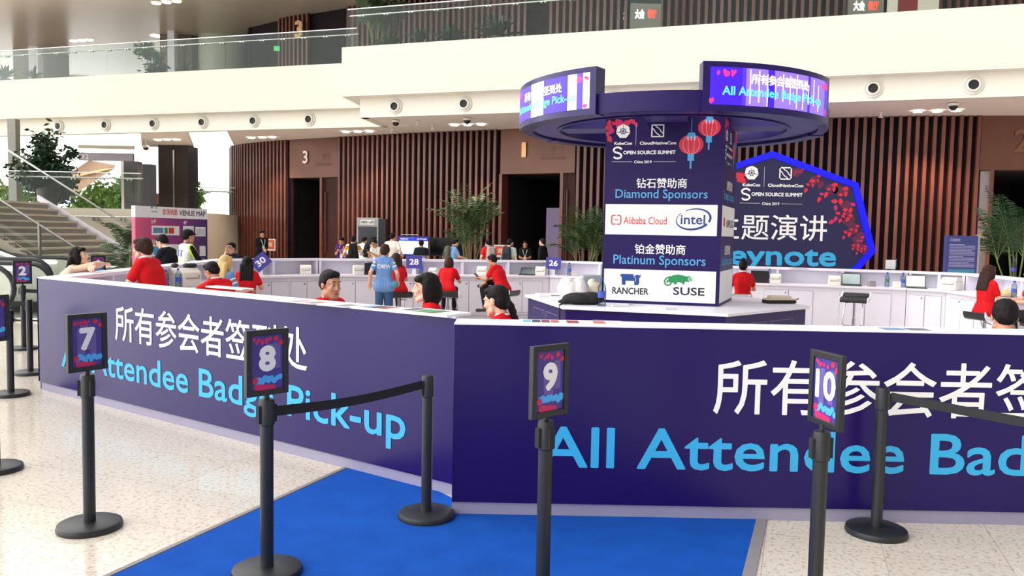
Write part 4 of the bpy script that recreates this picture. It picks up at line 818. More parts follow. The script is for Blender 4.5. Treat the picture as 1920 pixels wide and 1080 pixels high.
    # head
    sk = MB()
    B.ball(hd((0, -.012, .035)), (.074, .094, .088), 18, 12, 0, RH); B.ball(hd((0, .03, -.03)), (.058, .062, .082), 16, 10, 0, RH); C(hd((-.018, .074, -.098)), hd((.018, .074, -.098)), .02); C(hd((-.05, .03, -.07)), hd((-.022, .07, -.095)), .026, .02); C(hd((.05, .03, -.07)), hd((.022, .07, -.095)), .026, .02)
    C(hd((0, .086, .022)), hd((0, .108, -.022)), .010, .0135); C(hd((-.013, .095, -.026)), hd((.013, .095, -.026)), .0105); C(hd((-.035, .076, .035)), hd((.035, .076, .035)), .014); C(hd((-.036, .07, -.02)), hd((-.03, .075, -.03)), .022, .018); C(hd((.036, .07, -.02)), hd((.03, .075, -.03)), .022, .018)
    C(hd((-.016, .086, -.056)), hd((.016, .086, -.056)), .012); C(hd((-.013, .086, -.070)), hd((.013, .086, -.070)), .011)
    for k in (-1, 1): B.ball(hd((.078*k, -.004, -.002)), (.011, .021, .033), 10, 8, 0, RH)
    body = fuse(B, 'person', SKIN[skin], vox, 3)
    for v in body.data.vertices: v.co *= s
    body.location = (x, y, zoff); body.rotation_euler = (0, 0, R(face)); tag(body, label, 'person', grp)
    def fin(o):
        for v in o.data.vertices: v.co *= s
        o.parent = body; return o
    # clothing
    T_ = MB(); secs[0] = (H0-sp*.035, V((1, 0, 0)), .082, pr+.026); torso(T_, .017)
    for S0, el, wr in arms:
        if sleeve <= 1: T_.caps(S0, S0.lerp(el, sleeve), .066 if not fem else .06, .06 if not fem else .055, 12)
        else: T_.caps(S0, el, .068, .054, 12); T_.caps(el, el.lerp(wr, min(1, sleeve-1)*.93), .054, .040, 12)
    mats = [cloth(shirt)]+[cloth(c) for c in shirt2]
    inv = lambda c: ((c-H0).dot(sp), (c-NB).dot(tx), (c-NB).dot(ty), arms)
    sh = fin(fuse(T_, shirtname, mats, vox, 2, (lambda c, n: pick(c, inv(c))) if pick else None)) if shirt else None
    T_ = MB()
    for c_ in (-1, 0, 1): T_.caps(H0+V((.085*c_, 0, -.005)), H0+V((.085*c_, 0, -.03)), pr+.008, pr+.008, 12)
    for hip, kn, an, toe in legs: T_.caps(hip, kn, .102, .072, 12); T_.caps(kn, an+(kn-an).normalized()*.03, .072, .054, 12)
    fin(fuse(T_, 'trousers', cloth(pants), max(vox, .011), 2))
    for hip, kn, an, toe in legs:
        m = MB().caps(an+V((0, -.02, -.03)), toe+V((0, .03, -.002)), .046, .036, 12); fin(m.build('shoe', BLACK))
    # face
    for k in (-1, 1):
        fin(MB().ball(hd((.031*k, .0765, .012)), (.0125, .0125, .0072), 12, 8, 0, RH).build('eye', EYEW)); fin(MB().ball(hd((.031*k, .0865, .012)), (.0072, .0045, .0068), 10, 6, 0, RH).build('iris', EYED))
        fin(MB().caps(hd((.015*k, .091, .0445)), hd((.047*k, .080, .0425)), .0038, .0028, 8).build('eyebrow', hair[1]))
    fin(MB().caps(hd((-.018, .0945, -.063)), hd((.018, .0945, -.063)), .0052).caps(hd((-.012, .097, -.060)), hd((.012, .097, -.060)), .0052).build('lips', LIP))
    # hair
    st, hm = hair; Hm = MB(); hb = lambda c, r: Hm.ball(hd(c), r, 16, 10, 0, RH)
    hb((0, -.024, .048), (.083, .098, .086))
    if st == 'short': hb((0, -.055, .005), (.075, .066, .075)); hb((0, .015, .095), (.068, .066, .036)); hb((-.07, -.02, .03), (.016, .045, .05)); hb((.07, -.02, .03), (.016, .045, .05))
    elif st == 'pixie': hb((0, -.05, .0), (.086, .075, .095)); hb((0, .03, .085), (.076, .068, .045)); hb((-.074, .0, .02), (.018, .06, .06)); hb((.074, .0, .02), (.018, .06, .06))
    elif st == 'bob':
        hb((0, -.056, -.032), (.096, .086, .126)); hb((-.078, -.018, -.03), (.024, .058, .112)); hb((.078, -.018, -.03), (.024, .058, .112)); hb((0, .05, .078), (.07, .045, .034))
    elif st == 'long':
        hb((0, -.05, -.03), (.09, .075, .12)); hb((-.078, .0, -.02), (.022, .05, .10)); hb((.078, .0, -.02), (.022, .05, .10)); hb((0, .05, .08), (.07, .045, .032))
        for k in (-.07, -.035, 0, .035, .07): Hm.caps(hd((k, -.075, -.03)), hd((k*1.25, -.09, -.02))+V((0, -.05, -.26)), .045, .028, 10)
    elif st in ('bun', 'braid', 'tied'):
        hb((0, -.055, .0), (.08, .065, .085)); hb((0, .02, .09), (.07, .065, .036))
        if st == 'bun': hb((0, -.08, .125), (.042, .042, .04))
        else:
            p = hd((0, -.115, -.05)); q = NB+ty*-.09+tx*(.10 if st == 'braid' else 0)-up*.02
            for i in range(9):
                t = i/8; c = p.lerp(q, t)+V((0, 0, -.10*t*t)); Hm.ball(c+tx*(.008 if i % 2 else -.008), (.034-.012*t, .03-.01*t, .036), 10, 8)
    if st != 'bald': fin(fuse(Hm, 'hair', hm, max(.007, vox*.8), 2, noise_amp=.0035))
    if collar:
        ring = [NB+up*.035+tx*.062*math.cos(R(t))+ty*(.066*math.sin(R(t))-.004)+V((0, 0, -.012*math.sin(R(t)))) for t in range(0, 360, 24)]; fin(MB().sweep(ring, .012, 6, 0, True).build('collar', cloth(collar)))
    if lanyard:
        pts = [NB+up*.03-ty*.062]+[NB+up*(.028-.012*k)+tx*.066*math.sin(k)*1 for k in ()]
        for sg in (-1, 1):
            a = [NB+up*.03-ty*.066, NB+up*.03+tx*sg*.066, NB-up*.09+tx*sg*.07+ty*.115, CH+tx*sg*.05+ty*.145, W0+up*.06+tx*sg*.006+ty*.135]
            fin(MB().sweep(a, .009, 4).build('lanyard', cloth(lanyard)))
        bc = W0+up*.0+ty*.135; bd = fin(MB().box(bc, (.09, .012, .13)).build('badge', PAPER))
    if glasses:
        m = MB()
        for k in (-1, 1): m.sweep([hd((.032*k+.022*math.cos(R(t)), .098, .012+.017*math.sin(R(t)))) for t in range(0, 360, 30)], .0025, 5, 0, True); m.tube([hd((.054*k, .096, .014)), hd((.078*k, .0, .014))], .0022, 5)
        m.tube([hd((-.01, .1, .014)), hd((.01, .1, .014))], .0025, 5); fin(m.build('glasses', EYED))
    I = dict(s=s, NB=NB, CH=CH, W0=W0, H0=H0, tx=tx, ty=ty, up=up, sp=sp, arms=arms, hd=hd, HC=HC, RH=RH, body=body, shirt=sh, fin=fin, M=Matrix.Translation((x, y, zoff)) @ Matrix.Rotation(R(face), 4, 'Z') @ Matrix.Scale(s, 4))
    if extra: extra(I)
    return I
def crew_print(I):
    # white CREW lettering laid on the back of the shirt
    me = I['shirt'].data; bv = BVHTree.FromPolygons([v.co for v in me.vertices], [tuple(p.vertices) for p in me.polygons]); s = I['s']
    class Back:
        def __call__(q, u, v, h=0):
            o = (I['NB']-I['up']*.17+I['tx']*u+I['up']*v-I['ty']*.5)*s; hit = bv.ray_cast(o, I['ty']); return (hit[0] if hit[0] else o+I['ty']*.35*s)-I['ty']*(.004+h)
    m = MB(); text(m, Back(), 'CREW', -.13, -.03, .13, .045, 0, .0, .02)
    if m.v: o = m.build('lettering', TXTW); o.parent = I['body']
def phone(I, k, label, rx=0):
    S0, el, wr = I['arms'][k]; d = (wr-el).normalized(); p = I['M'] @ (wr+d*.10+Vector((0, 0, .02)))
    o = MB().box((0, 0, 0), (.075, .012, .15)).build('phone', mat('phone_black', (26, 28, 34), .2), bevel=.004); o.location = p; o.rotation_euler = (R(-50), 0, I['body'].rotation_euler[2]+R(rx)); tag(o, label, 'phone')
def backpack(I, rgb, label, w_=.28, hh=.42, side=0):
    e = thing('backpack', label, 'backpack', (0, 0, 0)); e.matrix_world = I['M'] @ Matrix.Translation(I['W0']-I['up']*.03-I['ty']*.17) @ Matrix.Rotation(math.atan2(I['tx'].y, I['tx'].x), 4, 'Z') @ Matrix.Rotation(-math.asin(max(-1, min(1, I['sp'].y))), 4, 'X')
    m = MB()
    for k in (-1, -.33, .33, 1): m.caps((k*(w_/2-.07), -.04, .07), (k*(w_/2-.075), -.02, hh-.06), .09, .065, 12)
    fuse(m, 'pack', cloth(rgb), .014, 3, parent=e)
    m = MB()
    for k in (-1, 1): m.caps((k*(w_/2-.1), -.1, .1), (k*(w_/2-.1), -.1, .2), .045, .04, 10)
    fuse(m, 'front_pocket', cloth(tuple(int(c*.8) for c in rgb)), .014, 3, parent=e)
    for k in (-1, 1): MB().sweep([(k*.09, .02, hh-.03), (k*.115, .10, hh+.035), (k*.13, .22, hh+.02), (k*.14, .30, hh-.16), (k*.16, .16, .1), (k*.12, .02, .05)], .014, 6).build('strap', cloth(tuple(int(c*.75) for c in rgb)), e)
    MB().tube([(-.03, -.02, hh), (0, -.02, hh+.035), (.03, -.02, hh)], .008, 6).build('grab_handle', cloth(rgb), e)

# ---------------------------------------------------------------- stools first, so seated people rest on them
def stool(x, y, rz, label, seat=.68):
    e = thing('bar_stool', label, 'stool', (x, y, 0), R(rz), 'gas-lift bar stools')
    MB().lathe([(0, 0), (.2, 0), (.2, .012), (.05, .03), (0, .03)], n=32).build('base', CHROME, e)
    MB().cyl((0, 0, .02), (0, 0, .40), .03).cyl((0, 0, .40), (0, 0, seat-.05), .022).build('column', CHROME, e)
    pr = [(-.19, .075), (-.16, .02), (-.08, 0), (.1, 0), (.18, -.025)]; m = MB(); vs = [(-.2, y_, seat-.05+z_) for y_, z_ in pr]+[(-.2, y_, seat+z_) for y_, z_ in reversed(pr)]
    m.slab(vs, (.4, 0, 0)); m.build('seat', mat('black_vinyl', (30, 30, 34), .4), e, bevel=.012)
    for k in (-1, 1): MB().slab([(k*.2, y_, seat-.055+z_) for y_, z_ in pr]+[(k*.2, y_, seat+.012+z_) for y_, z_ in reversed(pr)], (k*.02, 0, 0)).build('seat_side', WHITE, e)
    MB().sweep([(-.13, .05, seat-.06), (-.15, .16, .32), (-.1, .2, .30), (.1, .2, .30), (.15, .16, .32), (.13, .05, seat-.06)], .009, 6).build('footrest', CHROME, e)
    MB().tube([(0, .0, seat-.07), (.14, -.02, seat-.09)], .006, 6).build('lever', BLACK, e); return e
RS = (214, 26, 34)
# near row, behind the front counters
person(-1.689, 7.15, -118, 'man in red with short black hair facing right, behind the left front counter', 1.72, 0.445, 8, 0, -14, 8, (-.2, .3, -.32), (.22, .3, -.32), 'b', RS, hair=('short', HAIRB), vox=.0065, lanyard=(236, 232, 230))
person(-0.588, 6.5, 92, 'woman in red with a straight black bob and white lanyard, facing left', 1.64, 0.505, 8, 0, 8, 4, (-.2, .3, -.3), (.2, .3, -.3), 'a', RS, hair=('bob', HAIRB), fem=True, vox=.0065, lanyard=(236, 232, 230))
person(0.017, 6.05, 58, 'woman in red with a black plait over her back, just left of the hexagonal table', 1.62, 0.46, 12, 0, 6, 14, (-.2, .3, -.3), (.2, .3, -.3), 'a', RS, hair=('braid', HAIRB), fem=True, vox=.0065, lanyard=(236, 232, 230))
person(3.502, 5.7, -24, 'person seen as a black-haired head low behind the counter at the right edge', 1.72, .39, 8, 0, 4, 10, (-.2, .3, -.3), (.2, .3, -.3), 'b', (60, 60, 70), hair=('short', HAIRB), vox=.0075)
# left inside group
person(-5.22, 9.25, -82, 'bare-shouldered woman with long dark hair leaning her folded arms on the side counter', 1.51, None, 32, 0, 0, -10, (.12, .24, .01), (-.12, .27, .04), 'c', (236, 206, 180), .05, (70, 60, 70), ('long', HAIRB), True, .0075, polL=(-1, .2, .1), polR=(1, .2, .1), shirtname='top')
person(-3.854, 8.8, 82, 'woman in red with short brown hair and white collar standing facing left', 1.58, None, 16, 0, 6, 6, (-.2, .32, -.30), (.2, .30, -.34), 'a', RS, hair=('pixie', HAIRBR), fem=False, vox=.0075, collar=(240, 238, 238))
stool(-3.612, 10.35, 66, 'bar stool under the man in red bowing over the printer', .43)
person(-3.632, 10.4, 66, 'man in red bowing over the large label printer, black hair, facing left', 1.70, 0.43, 24, 0, 6, 26, (-.12, .50, -.22), (.2, .32, -.4), 'b', RS, hair=('short', HAIRB), vox=.008, collar=(236, 236, 238))
def crew_pick(c, i):
    z, u, v, arms = i
    for S0, el, wr in arms:
        d = el-S0; t = (c-S0).dot(d)/d.length_squared
        if .12 < t < .75 and (c-S0-d*t).length < .085 and abs(u) > .17: return 1 if (.22 < t < .30 or .46 < t < .54) else (2 if .30 <= t <= .46 else 0)
    return 0
CREWB = (110, 148, 204)
stool(-4.152, 11.45, -28, 'bar stool under the blond crew woman', .50)
person(-4.152, 11.5, -28, 'blond woman in a light blue crew shirt seated beside the bowing man', 1.56, 0.5, 10, 0, 0, 4, (-.2, .3, -.3), (.2, .3, -.3), 'c', CREWB, hair=('long', HAIRBL), fem=True, vox=.009, pick=crew_pick, shirt2=((240, 240, 242), (130, 130, 138)), extra=crew_print)
person(-4.136, 12.6, 8, 'woman in red with long wavy black hair seated below tilted sign 30', 1.54, 0.46, 8, 0, 0, 0, (-.2, .3, -.3), (.2, .3, -.3), 'a', RS, pants=(22, 22, 26), hair=('long', HAIRB), fem=True, vox=.010)
stool(-4.136, 12.5, 0, 'bar stool under the woman with long wavy hair', .46)
# middle
person(-2.103, 13.3, 6, 'woman standing in a blue crew shirt and jeans, seen from behind', 1.47, None, 2, 0, -14, 2, (-.27, .02, -.48), (.25, .10, -.44), 'a', CREWB, pants=(62, 92, 128), hair=('pixie', HAIRBR), fem=True, vox=.009, pick=crew_pick, shirt2=((240, 240, 242), (130, 130, 138)), extra=crew_print)
hip = MB().ball((0, 0, 0), (.07, .04, .06)).build('hip_pouch', mat('teal_pouch', (70, 140, 160), .6)); hip.location = (-1.928, 13.25, .80); tag(hip, 'small teal pouch on the hip of the standing crew woman', 'pouch')
person(-1.974, 14.0, 25, 'woman in red with dark hair seated half hidden behind the standing crew woman', 1.44, 0.58, 14, 0, 0, 12, (-.2, .3, -.3), (.2, .3, -.3), 'a', RS, hair=('long', HAIRBR), fem=True, vox=.011); stool(-1.947, 13.9, 25, 'bar stool behind the standing crew woman', .58)
person(-1.146, 14.1, -4, 'woman in red with short brown hair bent over the far desk, back turned', 1.42, 0.6, 34, 0, 0, 16, (-.2, .30, -.26), (.2, .30, -.26), 'a', RS, hair=('bob', HAIRBR), fem=True, vox=.011); stool(-1.099, 13.95, -4, 'bar stool under the short brown-haired woman bent over the desk', .60)
I = person(-0.156, 14.2, 62, 'man in red sitting cross-legged on a stool looking at his phone', 1.42, 0.62, 22, 0, 4, 24, (-.06, .34, -.26), (.04, .36, -.28), 'b', RS, hair=('short', HAIRB), vox=.011, crossed=True); phone(I, 0, 'dark phone held by the cross-legged man in red')
stool(-0.109, 14.1, 62, 'bar stool under the cross-legged man in red', .62)
person(3.766, 13.2, -6, 'woman in red with her hair in a top bun, back turned, before the keynote sign', 1.46, 0.57, 6, 0, -16, 8, (-.2, .3, -.32), (.2, .3, -.32), 'a', RS, hair=('bun', HAIRB), fem=True, vox=.010, collar=(240, 238, 238), pants=(190, 24, 30))
stool(3.766, 13.1, -6, 'bar stool under the woman with the top bun', .57)
stool(5.511, 13.0, 150, 'empty bar stool with footrest in front of the white far counter', .74)
person(6.667, 11.4, -78, 'woman in red with long brown hair sitting on a stool facing right', 1.44, 0.62, 4, 0, 0, 0, (-.1, .30, -.40), (.12, .30, -.40), 'a', RS, pants=(24, 24, 28), hair=('long', HAIRBR), fem=True, vox=.009); stool(6.652, 11.35, -78, 'bar stool under the long-haired woman facing right', .62)
person(6.793, 10.4, 78, 'person in red cut by the right edge facing the long-haired woman', 1.46, .66, 10, 0, 0, 6, (-.2, .3, -.3), (.2, .3, -.3), 'a', RS, hair=('tied', HAIRB), fem=True, vox=.011); stool(6.793, 10.35, 78, 'bar stool at the right edge of the view', .66)
# outside on the left
I = person(-5.370, 12.7, 80, 'man in a black suit looking down at his phone in front of the venue map', 1.59, None, 6, 0, 0, 30, (-.10, .34, -.28), (.08, .32, -.34), 'a', (28, 28, 34), 1.95, (28, 28, 34), ('short', HAIRB), vox=.010, collar=(240, 240, 242), shirtname='jacket', glasses=True); phone(I, 0, 'pale phone held by the suited man by the venue map')
def vest_pick(c, i):
    z, u, v, arms = i
    if abs(u) > .215 or z > .52: return 3
    if .05 < z < .11 or .20 < z < .215 or abs(u) > .19 or z < -.03: return 1
    return 2 if .28 < z < .40 and abs(abs(u)-.06) < .03 and v < 0 else 0
def cap(I, brim=True, rgb=(26, 26, 30)):
    m = MB().ball(I['hd']((0, -.012, .062)), (.088, .105, .075), 18, 10, 0, I['RH'])
    if brim:
        for k in (-.05, -.025, 0, .025, .05): m.caps(I['hd']((k, .08, .062)), I['hd']((k*.8, .165-abs(k)*.5, .05)), .009, .007, 8)
    o = fuse(m, 'cap', cloth(rgb), .007, 2); I['fin'](o)
person(-5.653, 14.0, -44, 'security guard in black cap and yellow-white reflective vest by the venue map', 1.65, None, 3, 0, 0, 4, (-.2, .34, -.34), (.14, .36, -.34), 'b', (232, 234, 226), 1.9, (30, 32, 40), ('short', HAIRB), vox=.009, pick=vest_pick, shirt2=((206, 232, 70), (84, 96, 190), (26, 28, 32)), extra=cap, shirtname='reflective_vest')
person(-5.641, 16.4, 165, 'man in dark polo and glasses with his face on his hand, by the slats', 1.6, 0.58, 6, 0, 0, 4, (-.2, .3, -.3), (.04, .16, .07), 'a', (30, 36, 52), hair=('short', HAIRB), vox=.011, glasses=True)
stool(-5.641, 16.45, 165, 'bar stool under the man resting his face on his hand', .58)
def usher_x(I): cap(I, False)
person(-8.502, 27.5, -140, 'usher in black suit and beret standing by the slats left of door 3', 1.65, None, 0, 0, 0, 0, (-.04, .24, -.40), (.06, .24, -.42), 'b', (24, 24, 30), 1.95, (24, 24, 30), ('short', HAIRB), vox=.012, lanyard=(220, 220, 230), extra=usher_x, shirtname='jacket')
# visitors beyond the far counter
I = person(-4.815, 23, 172, 'man in a purple shirt with lanyard reading his phone', 1.53, None, 4, 0, 0, 30, (-.06, .28, -.18), (.05, .28, -.2), 'b', (84, 36, 112), hair=('short', HAIRB), vox=.012, lanyard=(236, 236, 240)); phone(I, 1, 'phone in the hands of the man in purple')
def stripe_pick(c, i): z = i[0]; return 1 if .34 < z < .43 else (2 if z <= .20 else (0 if z < .34 or z > .47 else 1))
I = person(-4.410, 22.4, 12, 'man in an orange and white striped shirt with a black backpack, back turned', 1.55, None, 2, 0, -8, 8, (-.26, .2, -.34), (.26, .22, -.3), 'a', (238, 236, 232), hair=('short', HAIRB), vox=.012, pick=stripe_pick, shirt2=((230, 150, 40), (30, 30, 36))); backpack(I, (34, 34, 38), 'black backpack on the man in the orange striped shirt')
person(-4.512, 24.3, -40, 'dark-haired person half hidden between the striped shirt and the kiosk', 1.53, None, 4, 0, 0, 18, (-.1, .3, -.2), (.1, .3, -.2), 'b', (240, 240, 238), hair=('short', HAIRB), vox=.012)
I = person(-4.068, 23.4, -60, 'man in grey with a black backpack in front of the kiosk', 1.53, None, 4, 0, 0, 10, None, (.1, .3, -.26), 'a', (206, 202, 196), hair=('short', HAIRB), vox=.012); backpack(I, (36, 36, 40), 'black backpack on the man in grey by the kiosk')
I = person(-3.666, 22, 150, 'man with glasses in a grey shirt and lanyard holding a phone up', 1.49, None, 8, 0, 0, 26, (-.05, .26, -.18), (.06, .27, -.2), 'b', (200, 196, 188), hair=('short', HAIRB), vox=.012, glasses=True, lanyard=(236, 236, 240)); phone(I, 1, 'white-backed phone held up by the man with glasses in grey')
person(-3.365, 22.6, -8, 'tall man in a cream T-shirt seen from behind, left of the lit screen', 1.66, None, 2, 0, -10, 4, None, (.26, .14, -.36), 'a', (238, 226, 216), hair=('short', HAIRB), vox=.012)
def polo_pick(c, i): z = i[0]; return 2 if .22 < z < .27 else (1 if z <= .20 else (3 if z < .22 else 0))
person(-2.526, 22.4, 4, 'man in a black, blue and grey polo watching the lit screen', 1.48, None, 0, 0, 0, 0, None, None, 'b', (26, 30, 40), hair=('short', HAIRB), vox=.012, pick=polo_pick, shirt2=((196, 192, 190), (120, 128, 136), (52, 104, 136)))
I = person(-1.672, 22.2, -62, 'man in a light blue shirt with an olive backpack facing right', 1.53, None, 6, 0, 0, 20, (-.05, .34, -.32), (.08, .36, -.34), 'a', (130, 168, 214), hair=('short', HAIRB), vox=.012); backpack(I, (92, 92, 78), 'olive backpack on the man in light blue')
I = person(-0.652, 22.2, 22, 'man in red with a light grey backpack, back turned, beside the palm', 1.53, None, 2, 0, 10, 16, (-.25, .06, -.46), None, 'a', (214, 40, 42), hair=('short', HAIRB), vox=.012); backpack(I, (176, 168, 166), 'light grey backpack on the man in red by the palm')
I = person(-0.097, 22, -25, 'man in a grey-green shirt with a dark backpack before the open door 1', 1.55, None, 2, 0, -24, 4, None, None, 'a', (188, 198, 188), hair=('short', HAIRB), vox=.012); backpack(I, (52, 54, 62), 'dark backpack on the man in the grey-green shirt')
person(0.377, 24.6, 176, 'man in black with a lanyard standing in the shade of door 1', 1.49, None, 0, 0, 0, 10, (-.06, .24, -.36), (.06, .24, -.36), 'b', (26, 24, 26), hair=('short', HAIRB), vox=.012, lanyard=(226, 226, 226))
person(0.866, 23.4, 60, 'man in a black shirt looking left by the grey-violet panel in door 1', 1.58, None, 0, 0, 0, 0, None, None, 'a', (26, 26, 30), 1.9, hair=('short', HAIRB), vox=.012)
I = person(-29.286, 58, -60, 'man in blue with a backpack walking along the bright landing', 1.72, None, 8, 0, 0, 16, (-.1, .3, -.4), (.2, .2, -.4), 'b', (90, 120, 160), pants=(70, 90, 120), hair=('short', HAIRB), vox=.013, zoff=2.2); backpack(I, (46, 66, 84), 'dark blue backpack on the man on the landing')
person(-20.675, 47, 170, 'person in red and white standing beyond the dark pillar on the landing', 1.70, None, 2, 0, 0, 10, (-.1, .3, -.2), (.1, .3, -.2), 'b', (196, 120, 112), pants=(50, 60, 80), hair=('short', HAIRB), vox=.013, zoff=2.2)
# ================================================================ DESK EQUIPMENT
PRW = mat('printer_ivory', (232, 226, 214), .45, var=.02); PRG = mat('printer_slot', (150, 144, 136), .5); LAPB = mat('laptop_black', (30, 30, 34), .4)
def printer(x, y, z, rz, label, s=1.0):
    e = thing('label_printer', label, 'printer', (x, y, z), R(rz), 'label printers on the worktops')
    pr = [(-.12, 0), (.12, 0), (.12, .11), (.09, .165), (-.06, .175), (-.12, .13)]; MB().slab([(-.10*s, a*s, b*s) for a, b in pr], (.20*s, 0, 0)).build('housing', PRW, e, bevel=.012)
    MB().bb((-.075*s, -.125*s, .075*s), (.075*s, -.118*s, .085*s)).build('label_slot', PRG, e); MB().bb((-.10*s, -.11*s, .113*s), (.102*s, .11*s, .117*s)).build('lid_seam', PRG, e); MB().cyl((.07*s, -.118*s, .1*s), (.07*s, -.126*s, .1*s), .008).build('button', mat('blue_button', (60, 90, 160), .4), e)
def bottle(x, y, z, label, cap=(40, 70, 170), lab=(60, 90, 190), s=1.0):
    e = thing('water_bottle', label, 'bottle', (x, y, z), 0, 'plastic water bottles')
    MB().lathe([(0, 0), (.03*s, 0), (.033*s, .01*s), (.033*s, .14*s), (.028*s, .165*s), (.013*s, .195*s), (.013*s, .205*s), (0, .205*s)], n=18).build('bottle_body', glassmat('bottle_plastic', (216, 226, 236)) if 'bottle_plastic' not in _M else _M['bottle_plastic'], e)
    MB().lathe([(.0338*s, .07*s), (.0338*s, .12*s)], n=18).build('paper_band', mat('bottle_label_%d_%d' % (lab[0], lab[2]), lab, .5), e); MB().lathe([(0, .205*s), (.015*s, .205*s), (.015*s, .225*s), (0, .225*s)], n=14).build('bottle_cap', mat('bottle_cap_%d_%d' % (cap[0], cap[2]), cap, .4), e)
def laptop(x, y, z, rz, label, screen, emit=.0, tilt=15):
    e = thing('laptop', label, 'laptop', (x, y, z), R(rz)); MB().bb((-.16, -.11, 0), (.16, .11, .016)).build('keyboard_base', LAPB, e, bevel=.003)
    M = Matrix.Rotation(R(-tilt), 3, 'X'); l = MB().box(Vector((0, .115, .012))+M @ Vector((0, 0, .105)), (.32, .01, .21), 0, 0, M).build('lid', LAPB, e)
    MB().box(Vector((0, .1085, .012))+M @ Vector((0, 0, .105)), (.295, .003, .185), 0, 0, M).build('screen', mat('laptop_screen_%d_%d' % (screen[0], screen[2]), screen, .2, emit=emit), l)
WZ = .85
printer(*(-3.814,14.944,0.851), 17, 'ivory label printer left of the standing crew woman, nearer sign 30'); printer(*(-2.892,15.222,0.851), 17, 'ivory label printer just left of the standing crew woman')
printer(*(-0.581,15.919,0.851), -10, 'ivory label printer beside the cross-legged man in red'); printer(*(0.575,16.268,0.851), -10, 'ivory label printer just left of sign 26'); printer(*(4.856,14.932,0.851), -19, 'ivory label printer right of the woman with the bun')
printer(*(5.811,14.61,0.851), -19, 'ivory label printer left of the grey laptop'); printer(*(7.487,13.797,0.851), -50, 'ivory label printer near the short counter by the notice board', 1.25); printer(*(-1.518,15.636,0.851), -10, 'ivory label printer behind the bent woman in red', .8)
bp = (-4.541,11.201,0.851); printer(bp[0], bp[1], .85, 60, 'large ivory printer in front of the bowing man in red', 1.5)
k = MB(); r = random.Random(2)
for i in range(4): k.ball((r.uniform(-.12, .12), r.uniform(-.06, .06), .03), (.055, .04, .035), 10, 8)
o = fuse(k, 'camera_bag', LAPB, .01, 2); o.location = (bp[0], bp[1], .85+.262); tag(o, 'black cables and pouch lying on the large ivory printer', 'bag')
for (x, y, z), l in [((-4.496,10.508,0.851), 'water bottle left of the large ivory printer'), ((-4.526,10.967,0.851), 'water bottle behind the large ivory printer'), ((1.137,16.185,0.851), 'dark-topped bottle on the worktop right of sign 26'), ((4.75,14.968,0.851), 'blue-labelled bottle just left of a printer, behind the table'), ((6.635,14.333,0.851), 'green-labelled bottle between the two laptops'), ((6.875,14.252,0.851), 'tall blue bottle just left of the bright laptop'), ((-1.747,15.567,0.851), 'small bottle just right of sign 28'), ((7.439,11.99,0.851), 'bottle on the far right side counter')]:
    bottle(x, y, z, l, (30, 34, 60) if 'dark' in l else (40, 70, 170), (70, 120, 90) if 'green' in l else (60, 90, 190), 1.15)
bottle(*(1.085,9.745,0.81), 'water bottle standing at the foot of the sponsor column', s=1.5)
laptop(*(6.089,14.517,0.851), -17, 'grey-screened laptop open on the far counter', (168, 184, 182), .25); laptop(*(7.058,14.139,0.851), -19, 'bright laptop with a yellow and blue picture on its screen', (236, 232, 196), .9, 8)
laptop(*(0.295,16.183,0.851), -10, 'low black terminal with a grey display between printer and partition', (110, 120, 120), .1, 55); laptop(*(-2.644,15.297,0.851), 197, 'black laptop lid behind the standing crew woman', (20, 20, 24), 0, 5); laptop(*(4.598,15.019,0.851), 160, 'dark navy laptop lid right of the woman with the bun', (30, 36, 70), 0, 5)
def desk_sign(x, y, z, num, label, rz=0, roll=0, w_=.3, hh=.24, stem=True):
    e = thing('desk_sign', label, 'sign', (x, y, z), R(rz), 'numbered desk signs'); M = Matrix.Rotation(R(roll), 3, 'Y')
    zc = .24; MB().box((0, 0, zc), (w_, .012, hh), 0, 0, M).build('panel', mat('indigo_print', (70, 66, 158), .5), e); P = Plane(Vector((0, -.007, zc)), M @ Vector((1, 0, 0)), M @ Vector((0, 0, 1))); m = MB(); text(m, P, num, -.09, -.055, .09, .06, 0, .001, .045); m.build('number', TXTW, e)
    MB().box((0, .012, .06), (.07, .012, .12)).bb((-.06, -.03, 0), (.06, .06, .012)).build('stand', WHITE, e)
desk_sign(*(-1.886,15.526,0.851), '28', 'indigo desk sign numbered 28'); desk_sign(*(0.822,16.291,0.851), '26', 'indigo desk sign numbered 26', -8, 4)
desk_sign(*(-4.43,14.264,0.851), '30', 'indigo desk sign numbered 30, tilted on its corner', 17, -42)
def sheet(c, w_, d_, rz, label, rgbs, t=.004, name='leaflet', cat='leaflet', grp=None, seed=0):
    e = thing(name, label, cat, c, R(rz), grp); MB().bb((-w_/2, -d_/2, 0), (w_/2, d_/2, t)).build('paper_sheet', PAPER, e); P = Plane((-w_/2, -d_/2, t), (1, 0, 0), (0, 1, 0)); m = MB(); r = random.Random(seed+3)
    for i, c_ in enumerate(rgbs): u = w_*(.06+.88*i/len(rgbs)); rect(m, P, u, d_*.1, u+w_*.8/len(rgbs), d_*.88, i, .0006)
    m.build('print', [mat('print_%d_%d_%d' % c_, c_, .5) for c_ in rgbs], e)
LT = 1.1325
sheet((-1.467,5.857,1.133), .30, .21, -35, 'red and white leaflet on the left counter top in front of the seated man', ((214, 150, 150), (236, 220, 220), (190, 120, 130)), seed=1)
sheet((-1.192,5.65,1.133), .28, .2, -32, 'white leaflet with a grey stripe on the left counter top', ((226, 222, 226), (150, 140, 150)), seed=2); sheet((-0.905,5.544,1.133), .3, .21, -35, 'blue-black printed leaflet on the left counter top near the bob-haired woman', ((150, 170, 200), (60, 50, 70), (160, 80, 90)), seed=3)
